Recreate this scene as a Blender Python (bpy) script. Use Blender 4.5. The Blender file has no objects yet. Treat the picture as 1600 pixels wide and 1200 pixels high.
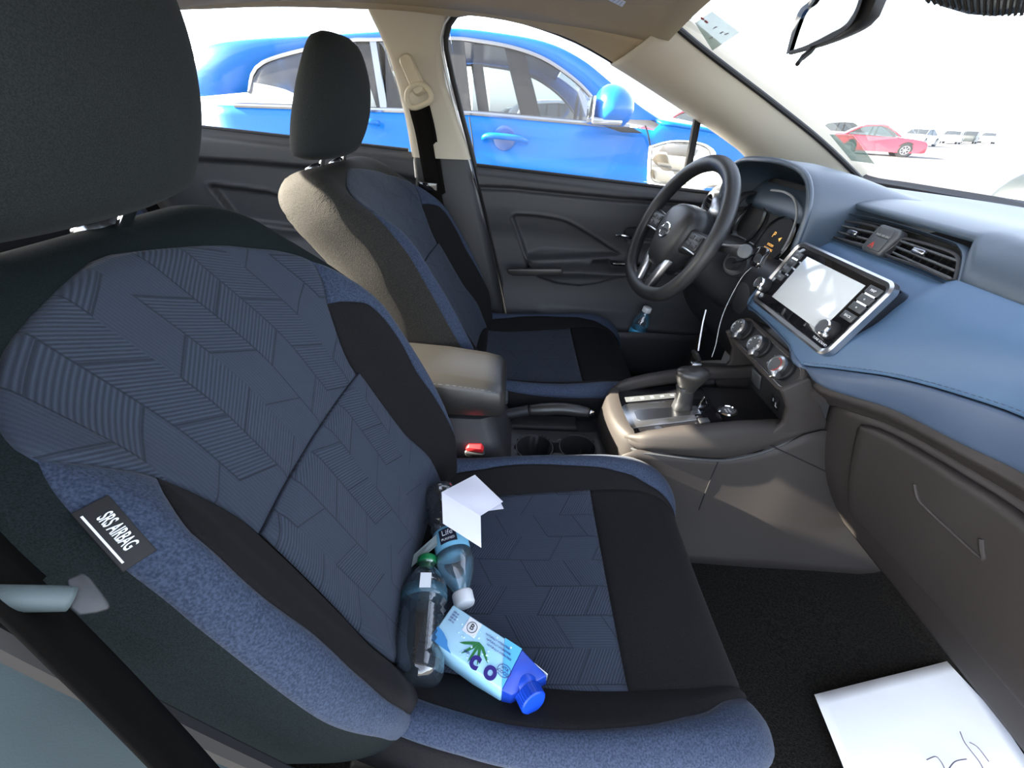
import bpy, bmesh, math, random
import numpy as np
from mathutils import Vector, Matrix
random.seed(7); rng = np.random.RandomState(7)
SC = bpy.context.scene
COL = SC.collection
# ------------------------------------------------------------------ camera
CP = np.array([.142, -.744, .945]); _y, _p, _r = [math.radians(a) for a in (.82, 34.52, 2.66)]; FL = 618.
_d = np.array([math.sin(_y)*math.cos(_p), math.cos(_y)*math.cos(_p), -math.sin(_p)])
_rt = np.cross(_d, [0, 0, 1]); _rt /= np.linalg.norm(_rt); _up = np.cross(_rt, _d)
_R = _rt*math.cos(_r)+_up*math.sin(_r); _U = -_rt*math.sin(_r)+_up*math.cos(_r)
cam = bpy.data.cameras.new('camera'); cam.sensor_width = 36; cam.lens = FL/1600*36; cam.clip_start = .01; cam.clip_end = 500
camo = bpy.data.objects.new('camera', cam); COL.objects.link(camo)
camo.matrix_world = Matrix(((_R[0], _U[0], -_d[0], CP[0]), (_R[1], _U[1], -_d[1], CP[1]), (_R[2], _U[2], -_d[2], CP[2]), (0, 0, 0, 1)))
SC.camera = camo

def on(px, py, ax, v):                       # where the sight line of a pixel meets the plane ax = v
    w = _d*FL+_R*(px-800)-_U*(py-600); a = 'xyz'.index(ax); return CP+w*(v-CP[a])/w[a]
def onp(px, py, o, n):                       # ... meets the plane through o with normal n
    w = _d*FL+_R*(px-800)-_U*(py-600); o = np.array(o, float); n = np.array(n, float); return CP+w*((o-CP)@n)/(w@n)
# ------------------------------------------------------------------ light
SUN_TO = Vector((-1, .07, .50)).normalized()
W = bpy.data.worlds.new('sky'); SC.world = W; W.use_nodes = True
nt = W.node_tree; nt.nodes.clear()
wo = nt.nodes.new('ShaderNodeOutputWorld'); bg = nt.nodes.new('ShaderNodeBackground'); sk = nt.nodes.new('ShaderNodeTexSky')
sk.sky_type = 'NISHITA'; sk.sun_disc = False; sk.sun_elevation = math.asin(SUN_TO.z); sk.sun_rotation = math.atan2(SUN_TO.x, SUN_TO.y)
sk.dust_density = 1.5; sk.air_density = .8; sk.ozone_density = 1.0
bg.inputs[1].default_value = 1.0
hs = nt.nodes.new('ShaderNodeHueSaturation'); hs.inputs['Saturation'].default_value = .5; nt.links.new(sk.outputs[0], hs.inputs['Color']); nt.links.new(hs.outputs[0], bg.inputs[0]); nt.links.new(bg.outputs[0], wo.inputs[0])
sl = bpy.data.lights.new('sun', 'SUN'); sl.energy = 38; sl.angle = math.radians(.6); sl.color = (1, .90, .72)
so = bpy.data.objects.new('sun', sl); COL.objects.link(so); so.rotation_euler = (-SUN_TO).to_track_quat('-Z', 'Y').to_euler()
vs = SC.view_settings; vs.view_transform = 'Standard'; vs.look = 'None'; vs.exposure = 0.6; vs.gamma = 1; vs.use_curve_mapping = False

# ------------------------------------------------------------------ materials
def lin(c):
    c = [x/255 for x in c]; return tuple(x/12.92 if x <= .04045 else ((x+.055)/1.055)**2.4 for x in c)
MT = {}
def mat(name, col, rough=.6, metal=0, bump=None, spec=.5, mottle=None, sheen=0, emit=None, trans=0, coat=0, alpha=None):
    """bump=(scale, strength, distance); mottle=(scale, second colour, contrast)"""
    m = bpy.data.materials.new(name); m.use_nodes = True; n = m.node_tree; b = n.nodes['Principled BSDF']; MT[name] = m
    b.inputs['Base Color'].default_value = (*col, 1); b.inputs['Roughness'].default_value = rough; b.inputs['Metallic'].default_value = metal
    b.inputs['Specular IOR Level'].default_value = spec
    if sheen: b.inputs['Sheen Weight'].default_value = sheen; b.inputs['Sheen Roughness'].default_value = .4
    if coat: b.inputs['Coat Weight'].default_value = coat; b.inputs['Coat Roughness'].default_value = .05
    if trans: b.inputs['Transmission Weight'].default_value = trans
    if emit: b.inputs['Emission Color'].default_value = (*emit[:3], 1); b.inputs['Emission Strength'].default_value = emit[3]
    tc = n.nodes.new('ShaderNodeTexCoord')
    if bump:
        t = n.nodes.new('ShaderNodeTexNoise'); t.inputs['Scale'].default_value = bump[0]; t.inputs['Detail'].default_value = 3
        n.links.new(tc.outputs['Object'], t.inputs[0])
        bp = n.nodes.new('ShaderNodeBump'); bp.inputs['Strength'].default_value = bump[1]; bp.inputs['Distance'].default_value = bump[2]
        n.links.new(t.outputs[0], bp.inputs['Height']); n.links.new(bp.outputs[0], b.inputs['Normal'])
    if mottle:
        t = n.nodes.new('ShaderNodeTexNoise'); t.inputs['Scale'].default_value = mottle[0]; t.inputs['Detail'].default_value = 4
        n.links.new(tc.outputs['Object'], t.inputs[0])
        r = n.nodes.new('ShaderNodeValToRGB'); c = mottle[2]
        r.color_ramp.elements[0].position = .5-c; r.color_ramp.elements[1].position = .5+c
        r.color_ramp.elements[0].color = (*col, 1); r.color_ramp.elements[1].color = (*mottle[1], 1)
        n.links.new(t.outputs[0], r.inputs[0]); n.links.new(r.outputs[0], b.inputs['Base Color'])
    return m
def glass(name, tint=(1, 1, 1), refl=1.0, rough=0.0, ior=1.45, dust=None):
    m = bpy.data.materials.new(name); m.use_nodes = True; n = m.node_tree; n.nodes.clear(); MT[name] = m
    o = n.nodes.new('ShaderNodeOutputMaterial'); t = n.nodes.new('ShaderNodeBsdfTransparent'); g = n.nodes.new('ShaderNodeBsdfGlossy')
    t.inputs[0].default_value = (*tint, 1); g.inputs['Roughness'].default_value = rough
    fr = n.nodes.new('ShaderNodeFresnel'); fr.inputs[0].default_value = ior
    ml = n.nodes.new('ShaderNodeMath'); ml.operation = 'MULTIPLY'; ml.inputs[1].default_value = refl
    mx = n.nodes.new('ShaderNodeMixShader')
    n.links.new(fr.outputs[0], ml.inputs[0]); n.links.new(ml.outputs[0], mx.inputs[0]); n.links.new(t.outputs[0], mx.inputs[1]); n.links.new(g.outputs[0], mx.inputs[2])
    last = mx
    if dust:
        df = n.nodes.new('ShaderNodeBsdfDiffuse'); df.inputs[0].default_value = (*dust[1], 1); m2 = n.nodes.new('ShaderNodeMixShader')
        nz = n.nodes.new('ShaderNodeTexNoise'); nz.inputs['Scale'].default_value = 60; nz.inputs['Detail'].default_value = 5
        mm = n.nodes.new('ShaderNodeMath'); mm.operation = 'MULTIPLY'; mm.inputs[1].default_value = dust[0]
        n.links.new(nz.outputs[0], mm.inputs[0]); n.links.new(mm.outputs[0], m2.inputs[0]); n.links.new(mx.outputs[0], m2.inputs[1]); n.links.new(df.outputs[0], m2.inputs[2]); last = m2
    n.links.new(last.outputs[0], o.inputs[0]); return m

mat('black_fabric', (.0075, .0075, .0085), .95, bump=(900, .5, .0006), spec=.12, sheen=.02, mottle=(700, (.0135, .013, .014), .15))
mat('side_fabric', (.0085, .0115, .012), .95, spec=.05, bump=(1100, .5, .0005), mottle=(900, (.015, .020, .021), .15))
mat('headrest_fabric', (.0155, .0185, .019), .95, spec=.12, bump=(1100, .5, .0005), sheen=.03, mottle=(900, (.027, .031, .032), .15))
mat('blue_fabric', (.022, .031, .055), .95, spec=.15, bump=(700, .6, .0006), sheen=.08, mottle=(500, (.047, .063, .102), .14))
mat('back_fabric', (.014, .0135, .013), .85, spec=.2, bump=(650, .8, .0015), mottle=(600, (.035, .032, .028), .12))
mat('dark_plastic', (.022, .023, .026), .5, bump=(1200, .25, .0003))
mat('door_plastic', (.038, .040, .044), .55, bump=(1200, .25, .0003))
mat('warm_plastic', (.0235, .0200, .0190), .6, spec=.4, bump=(1200, .25, .0003))
mat('dash_pad', (.032, .052, .078), .42, bump=(900, .35, .0003), spec=.9)  # dark blue-grey pad; part of the blue is sky reflection put into the colour
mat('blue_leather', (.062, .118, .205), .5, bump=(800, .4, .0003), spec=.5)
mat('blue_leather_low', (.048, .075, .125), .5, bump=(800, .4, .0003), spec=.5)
mat('armrest_leather', (.022, .021, .020), .38, bump=(500, .45, .0004), spec=.6)
mat('gloss_black', (.008, .008, .010), .06, spec=.6, coat=.5)
mat('matte_black', (.006, .006, .007), .7)
mat('rubber', (.010, .010, .011), .6)
mat('steer_leather', (.020, .021, .023), .42, bump=(1300, .35, .0002))
mat('satin_silver', (.55, .56, .58), .28, 1)
mat('chrome', (.85, .86, .88), .08, 1)
mat('dark_chrome', (.30, .31, .33), .25, 1)
mat('brushed_plate', (.42, .42, .43), .30, 1, bump=(300, .1, .0002))
mat('button_grey', (.055, .060, .066), .45)
mat('white_mark', (.75, .77, .8), .5)
mat('grey_mark', (.30, .31, .32), .5)
mat('screen_glass', (.62, .66, .68), .12, 0, spec=1.0, coat=.6)  # pale base stands in for sky reflected in the screen; head lamps share it
mat('red_plastic', lin((225, 45, 50)), .4)
mat('red_mark', lin((200, 70, 60)), .5)
mat('amber_lit', (.9, .5, .1), .5, emit=(1, .5, .12, .6))
mat('white_lit', (.8, .8, .75), .5, emit=(.8, .8, .7, .25))
mat('beige_trim', lin((188, 180, 163)), .7, bump=(700, .2, .0003))
mat('headliner', lin((168, 152, 126)), .95, bump=(600, .5, .0008))
mat('carpet', (.007, .0065, .006), 1, bump=(500, 1, .003), mottle=(260, (.019, .0175, .015), .12), spec=.1)
mat('paper', (.80, .82, .84), .7, bump=(18, .25, .004))
mat('paper_seat', (.80, .80, .88), .7)
mat('ink', (.12, .10, .14), .7)
mat('blue_paint', (.0, .100, .37), .3, .0, spec=.25, coat=.2)
mat('blue_paint_shade', (.002, .05, .22), .28, coat=.8)
mat('white_paint', (.80, .80, .80), .3, coat=.8)
mat('silver_paint', (.55, .56, .57), .3, .3, coat=.8)
mat('red_paint', (.50, .02, .035), .3, coat=.8)
mat('maroon_paint', (.16, .015, .03), .3, coat=.8)
mat('dark_paint', (.02, .025, .025), .5, coat=.1)
mat('green_grey_paint', (.14, .17, .16), .3, coat=.5)
mat('tyre', (.015, .015, .015), .85)
mat('asphalt', (.105, .10, .098), .9, mottle=(3, (.13, .125, .12), .2), bump=(60, .3, .01))
mat('belt_web', (.005, .0044, .0038), .9, spec=.08, bump=(900, .4, .0004))
mat('cream_plastic', lin((196, 184, 158)), .45)
mat('tree_dark', (.05, .06, .045), 1)
mat('mirror', (.9, .92, .93), .02, 1)
mat('orange_lamp', (.8, .2, .02), .3)
mat('red_lamp', (.6, .02, .02), .3)
mat('teal_trim', (.075, .10, .105), .6, bump=(900, .3, .0003))
glass('window_glass', (.97, .98, .98), .7, dust=(.02, (.9, .9, .9)))
glass('windshield_glass', (.97, .98, .98), .3)
glass('tinted_glass', (.30, .34, .38), .5, dust=(.07, (.6, .62, .65)))
glass('far_glass', (.6, .64, .66), .4)
glass('clear_plastic', (.97, .98, .99), 3.0, .06, 1.5, dust=(.05, (.75, .8, .85)))
glass('clear_plastic_dim', (.95, .98, .99), 3.0, .06, 1.5, dust=(.05, (.5, .65, .8)))
glass('label_film', (.45, .62, .72), 1.2, .1, 1.5, dust=(.4, (.18, .40, .55)))

def insert_material():
    """dark blue-grey knit: zig-zag columns of ribbed and plain cells parted by fine grooves, in the seat's own UV metres"""
    m = bpy.data.materials.new('insert_fabric'); m.use_nodes = True; n = m.node_tree; b = n.nodes['Principled BSDF']; MT['insert_fabric'] = m
    def M(op, a, b_=None, c=None):
        x = n.nodes.new('ShaderNodeMath'); x.operation = op
        for i, v in enumerate((a, b_, c)):
            if v is None: continue
            if isinstance(v, (int, float)): x.inputs[i].default_value = v
            else: n.links.new(v, x.inputs[i])
        return x.outputs[0]
    uv = n.nodes.new('ShaderNodeUVMap'); sp = n.nodes.new('ShaderNodeSeparateXYZ'); n.links.new(uv.outputs[0], sp.inputs[0]); a, t = sp.outputs[0], sp.outputs[1]
    Wc, H = .046, .074
    ca = M('DIVIDE', a, Wc); ki = M('FLOOR', ca); fa = M('FRACT', ca)
    par = M('PINGPONG', ca, 1.0)                                 # zig-zag between columns
    odd = M('MODULO', M('ADD', ki, 100), 3.0)
    tt = M('ADD', t, M('MULTIPLY', par, .026)); tt = M('ADD', tt, M('MULTIPLY', odd, .0247))
    ct = M('DIVIDE', tt, H); mi = M('FLOOR', ct); ft = M('FRACT', ct)
    cx = n.nodes.new('ShaderNodeCombineXYZ'); n.links.new(M('ADD', ki, .5), cx.inputs[0]); n.links.new(M('ADD', mi, .5), cx.inputs[1])
    wn = n.nodes.new('ShaderNodeTexWhiteNoise'); wn.noise_dimensions = '2D'; n.links.new(cx.outputs[0], wn.inputs[0]); h = wn.outputs[0]
    g1 = M('LESS_THAN', ft, .028)                                # sloping grooves
    keep = M('GREATER_THAN', h, .38); g2 = M('MULTIPLY', M('LESS_THAN', fa, .04), keep)
    gr = M('MAXIMUM', g1, g2)
    r1 = M('SINE', M('MULTIPLY', tt, 2*math.pi/.0044)); r2 = M('SINE', M('MULTIPLY', a, 2*math.pi/.0036))
    sel = M('GREATER_THAN', h, .5); rr = M('ADD', M('MULTIPLY', r1, sel), M('MULTIPLY', M('MULTIPLY', r2, .35), M('SUBTRACT', 1.0, sel)))
    hgt = M('SUBTRACT', M('MULTIPLY', rr, .5), M('MULTIPLY', gr, 2.6))
    nz = n.nodes.new('ShaderNodeTexNoise'); nz.inputs['Scale'].default_value = 1500; tc = n.nodes.new('ShaderNodeTexCoord'); n.links.new(tc.outputs['Object'], nz.inputs[0])
    hgt = M('ADD', hgt, M('MULTIPLY', nz.outputs[0], .8))
    bp = n.nodes.new('ShaderNodeBump'); bp.inputs['Strength'].default_value = .85; bp.inputs['Distance'].default_value = .0007
    n.links.new(hgt, bp.inputs['Height']); n.links.new(bp.outputs[0], b.inputs['Normal'])
    # yarn colour: groove shade painted in as darkening, ribs swing between two tones
    f = M('MULTIPLY_ADD', rr, .28, .5); f = M('MULTIPLY', f, M('SUBTRACT', 1.0, M('MULTIPLY', gr, .92)))
    mx = n.nodes.new('ShaderNodeMix'); mx.data_type = 'RGBA'; n.links.new(f, mx.inputs[0])
    mx.inputs[6].default_value = (.017, .022, .033, 1); mx.inputs[7].default_value = (.051, .065, .095, 1)
    n.links.new(mx.outputs[2], b.inputs['Base Color'])
    b.inputs['Roughness'].default_value = .85; b.inputs['Specular IOR Level'].default_value = .2; b.inputs['Sheen Weight'].default_value = .06; b.inputs['Sheen Roughness'].default_value = .4
insert_material()

# ------------------------------------------------------------------ mesh helpers
V3 = lambda *a: np.array(a, float)
def unit(v): v = np.array(v, float); return v/np.linalg.norm(v)
class MB:
    def __init__(s): s.v = []; s.f = []; s.uv = {}
    def add(s, vs_, fs):
        o = len(s.v); s.v += [tuple(map(float, p)) for p in vs_]; s.f += [tuple(i+o for i in f) for f in fs]; return o
    def box(s, c, sz, ax=None):
        ax = ax or (V3(1, 0, 0), V3(0, 1, 0), V3(0, 0, 1)); c = np.array(c, float); h = [np.array(ax[i])*sz[i]/2 for i in range(3)]
        P = [c+a*h[0]+b*h[1]+d*h[2] for a in (-1, 1) for b in (-1, 1) for d in (-1, 1)]
        s.add(P, [(0, 1, 3, 2), (4, 6, 7, 5), (0, 4, 5, 1), (2, 3, 7, 6), (0, 2, 6, 4), (1, 5, 7, 3)]); return s
    def loft(s, rings, closed=True, cap=True):
        n = len(rings[0]); o = s.add([p for r in rings for p in r], []); F = []
        for i in range(len(rings)-1):
            for j in range(n if closed else n-1):
                k = (j+1) % n; F.append((o+i*n+j, o+i*n+k, o+(i+1)*n+k, o+(i+1)*n+j))
        if cap and closed: F.append(tuple(o+j for j in range(n))[::-1]); F.append(tuple(o+(len(rings)-1)*n+j for j in range(n)))
        s.f += F; return s
    def tube(s, path, r, n=10, closed=False):
        path = [np.array(p, float) for p in path]; rings = []; m = len(path); prev = None
        for i, p in enumerate(path):
            if closed: t = path[(i+1) % m]-path[i-1]
            else: t = path[min(i+1, m-1)]-path[max(i-1, 0)]
            t = unit(t)
            if prev is None:
                a = V3(0, 0, 1) if abs(t[2]) < .9 else V3(1, 0, 0); u = unit(np.cross(t, a))
            else: u = unit(prev-t*(prev@t))
            prev = u; w = np.cross(t, u); rr = r[i] if hasattr(r, '__len__') else r
            rings.append([p+(u*math.cos(2*math.pi*k/n)+w*math.sin(2*math.pi*k/n))*rr for k in range(n)])
        if closed: rings.append(rings[0])
        s.loft(rings, cap=not closed); return s
    def lathe(s, prof, o, ax, n=24, cap=True):
        o = np.array(o, float); ax = unit(ax); a = V3(0, 0, 1) if abs(ax[2]) < .9 else V3(1, 0, 0); u = unit(np.cross(ax, a)); w = np.cross(ax, u)
        s.loft([[o+ax*h+(u*math.cos(2*math.pi*k/n)+w*math.sin(2*math.pi*k/n))*max(r, 1e-5) for k in range(n)] for r, h in prof], cap=cap); return s
    def prism(s, pts, dvec):
        dvec = np.array(dvec, float); n = len(pts); pts = [np.array(p, float) for p in pts]
        o = s.add(pts+[p+dvec for p in pts], []); s.f += [tuple(o+i for i in range(n)), tuple(o+n+i for i in range(n))[::-1]]
        s.f += [(o+i, o+n+i, o+n+(i+1) % n, o+(i+1) % n) for i in range(n)]; return s
    def grid(s, P, uv=None):
        m, n = len(P), len(P[0]); o = s.add([p for r in P for p in r], [])
        s.f += [(o+i*n+j, o+i*n+j+1, o+(i+1)*n+j+1, o+(i+1)*n+j) for i in range(m-1) for j in range(n-1)]
        if uv is not None:
            for i in range(m):
                for j in range(n): s.uv[o+i*n+j] = uv[i][j]
        return s
    def obj(s, name, m, parent=None, smooth=True, bevel=0, seg=2, solid=0, sub=0, angle=40, off=1):
        me = bpy.data.meshes.new(name); o = bpy.data.objects.new(name, me); COL.objects.link(o)
        pl = V3(*parent['_at']) if parent is not None and '_at' in parent else V3(0, 0, 0)
        me.from_pydata([tuple(np.array(p)-pl) for p in s.v], [], s.f)
        if s.uv:
            ul = me.uv_layers.new(name='UVMap')
            for lp in me.loops: ul.data[lp.index].uv = s.uv.get(lp.vertex_index, (0, 0))
        bm = bmesh.new(); bm.from_mesh(me)
        if not s.uv: bmesh.ops.remove_doubles(bm, verts=bm.verts, dist=1e-6)
        bmesh.ops.recalc_face_normals(bm, faces=bm.faces); bm.to_mesh(me); bm.free()
        me.materials.append(MT[m] if isinstance(m, str) else m)
        if parent is not None: o.parent = parent; o['_at'] = tuple(float(x) for x in pl)
        if solid: q = o.modifiers.new('thick', 'SOLIDIFY'); q.thickness = solid; q.offset = off
        if bevel: q = o.modifiers.new('bevel', 'BEVEL'); q.width = bevel; q.segments = seg; q.limit_method = 'ANGLE'; q.angle_limit = math.radians(30)
        if sub: q = o.modifiers.new('sub', 'SUBSURF'); q.levels = sub; q.render_levels = sub
        if smooth:
            me.polygons.foreach_set('use_smooth', [True]*len(me.polygons))
            if not sub:
                q = o.modifiers.new('crease', 'NODES') if False else None
                me.set_sharp_from_angle(angle=math.radians(angle)) if not bevel else None
        return o
def thing(name, label, cat, at=(0, 0, 0), group=None):
    o = bpy.data.objects.new(name, None); COL.objects.link(o); o.location = at; o.empty_display_size = .05
    o['label'] = label; o['category'] = cat; o['_at'] = tuple(float(a) for a in at)
    if group: o['group'] = group
    return o
def tag(o, label, cat, group=None):
    o['label'] = label; o['category'] = cat
    if group: o['group'] = group
    return o
def struct(o): o['kind'] = 'structure'; return o
def spl(xs, ys, x):                          # monotone-ish smooth interpolation
    xs = np.array(xs, float); ys = np.array(ys, float); x = np.clip(x, xs[0], xs[-1]); i = int(np.clip(np.searchsorted(xs, x)-1, 0, len(xs)-2))
    h = xs[i+1]-xs[i]; t = (x-xs[i])/h
    def sl_(k):
        if k == 0: return (ys[1]-ys[0])/(xs[1]-xs[0])
        if k == len(xs)-1: return (ys[-1]-ys[-2])/(xs[-1]-xs[-2])
        a = (ys[k]-ys[k-1])/(xs[k]-xs[k-1]); b = (ys[k+1]-ys[k])/(xs[k+1]-xs[k]); 
        return 0 if a*b <= 0 else 2*a*b/(a+b)
    m0, m1 = sl_(i), sl_(i+1)
    return (2*t**3-3*t**2+1)*ys[i]+(t**3-2*t**2+t)*h*m0+(-2*t**3+3*t**2)*ys[i+1]+(t**3-t**2)*h*m1
def curve(pts, n):                           # resample a polyline smoothly (Catmull-Rom by chord)
    P = [np.array(p, float) for p in pts]; L = [0]
    for a, b in zip(P, P[1:]): L.append(L[-1]+max(np.linalg.norm(b-a), 1e-6))
    out = []
    for k in range(n):
        s = L[-1]*k/(n-1); i = min(int(np.searchsorted(L, s, side='right'))-1, len(P)-2); i = max(i, 0); t = (s-L[i])/(L[i+1]-L[i])
        p0, p1, p2, p3 = P[max(i-1, 0)], P[i], P[i+1], P[min(i+2, len(P)-1)]
        out.append(.5*((2*p1)+(-p0+p2)*t+(2*p0-5*p1+4*p2-p3)*t*t+(-p0+3*p1-3*p2+p3)*t**3))
    return out
def lines(pts, n):                           # resample a polyline straight
    P = [np.array(p, float) for p in pts]; L = [0]
    for a, b in zip(P, P[1:]): L.append(L[-1]+max(np.linalg.norm(b-a), 1e-6))
    return [np.array([np.interp(L[-1]*k/(n-1), L, [p[c] for p in P]) for c in range(len(P[0]))]) for k in range(n)]
def sstep(a, b, x): t = np.clip((x-a)/(b-a), 0, 1); return t*t*(3-2*t)
def sdf(poly, x, y):                         # signed distance to a polygon, negative inside
    P = np.array(poly, float); d2 = np.inf; ins = np.zeros_like(x, bool)
    for i in range(len(P)):
        a, b = P[i], P[(i+1) % len(P)]; e = b-a; wx, wy = x-a[0], y-a[1]; t = np.clip((wx*e[0]+wy*e[1])/(e@e), 0, 1)
        d2 = np.minimum(d2, (wx-e[0]*t)**2+(wy-e[1]*t)**2)
        c = ((a[1] > y) != (b[1] > y)) & (x < (b[0]-a[0])*(y-a[1])/((b[1]-a[1]) or 1e-9)+a[0]); ins ^= c
    return np.where(ins, -1, 1)*np.sqrt(d2)
def rrect(w, h, r, n=5):
    out = []
    for cx, cy, a0 in ((w/2-r, h/2-r, 0), (-w/2+r, h/2-r, 90), (-w/2+r, -h/2+r, 180), (w/2-r, -h/2+r, 270)):
        out += [(cx+r*math.cos(math.radians(a0+90*k/n)), cy+r*math.sin(math.radians(a0+90*k/n))) for k in range(n+1)]
    return out
class Fr:                                    # a local frame: u to the right, v up, w out of the face
    def __init__(s, o, u, v): s.o = np.array(o, float); s.u = unit(u); v = np.array(v, float); s.v = unit(v-s.u*(v@s.u)); s.w = np.cross(s.u, s.v)
    def p(s, u, v, w=0): return s.o+s.u*u+s.v*v+s.w*w
    def px(s, x, y): q = onp(x, y, s.o, s.w)-s.o; return q@s.u, q@s.v
    def ax(s): return (s.u, s.v, s.w)
    def plate(s, mb, pts, w0, w1): mb.prism([s.p(a, b, w0) for a, b in pts], s.w*(w1-w0)); return mb
    def box(s, mb, u, v, w, su, sv, sw): mb.box(s.p(u, v, w), (su, sv, sw), s.ax()); return mb
def text(body, size, fr, u, v, w, m, parent, name='lettering', rot=0, ext=.0002, bold=0, align='CENTER', sx=1.0):
    c = bpy.data.curves.new('txt', 'FONT'); c.body = body; c.size = size; c.extrude = ext; c.offset = bold; c.align_x = align; c.align_y = 'CENTER'
    t = bpy.data.objects.new('txt', c); COL.objects.link(t); bpy.context.view_layer.update()
    me = bpy.data.meshes.new_from_object(t.evaluated_get(bpy.context.evaluated_depsgraph_get())); bpy.data.objects.remove(t)
    U_ = fr.u*math.cos(rot)+fr.v*math.sin(rot); V_ = -fr.u*math.sin(rot)+fr.v*math.cos(rot); o = fr.p(u, v, w)
    pl = V3(*parent['_at']) if parent is not None and '_at' in parent else V3(0, 0, 0)
    for q in me.vertices: k = o+U_*q.co.x*sx+V_*q.co.y+fr.w*q.co.z-pl; q.co = k
    me.materials.clear(); me.materials.append(MT[m]); ob = bpy.data.objects.new(name, me); COL.objects.link(ob)
    if parent is not None: ob.parent = parent; ob['_at'] = tuple(float(x) for x in pl)
    return ob
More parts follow.
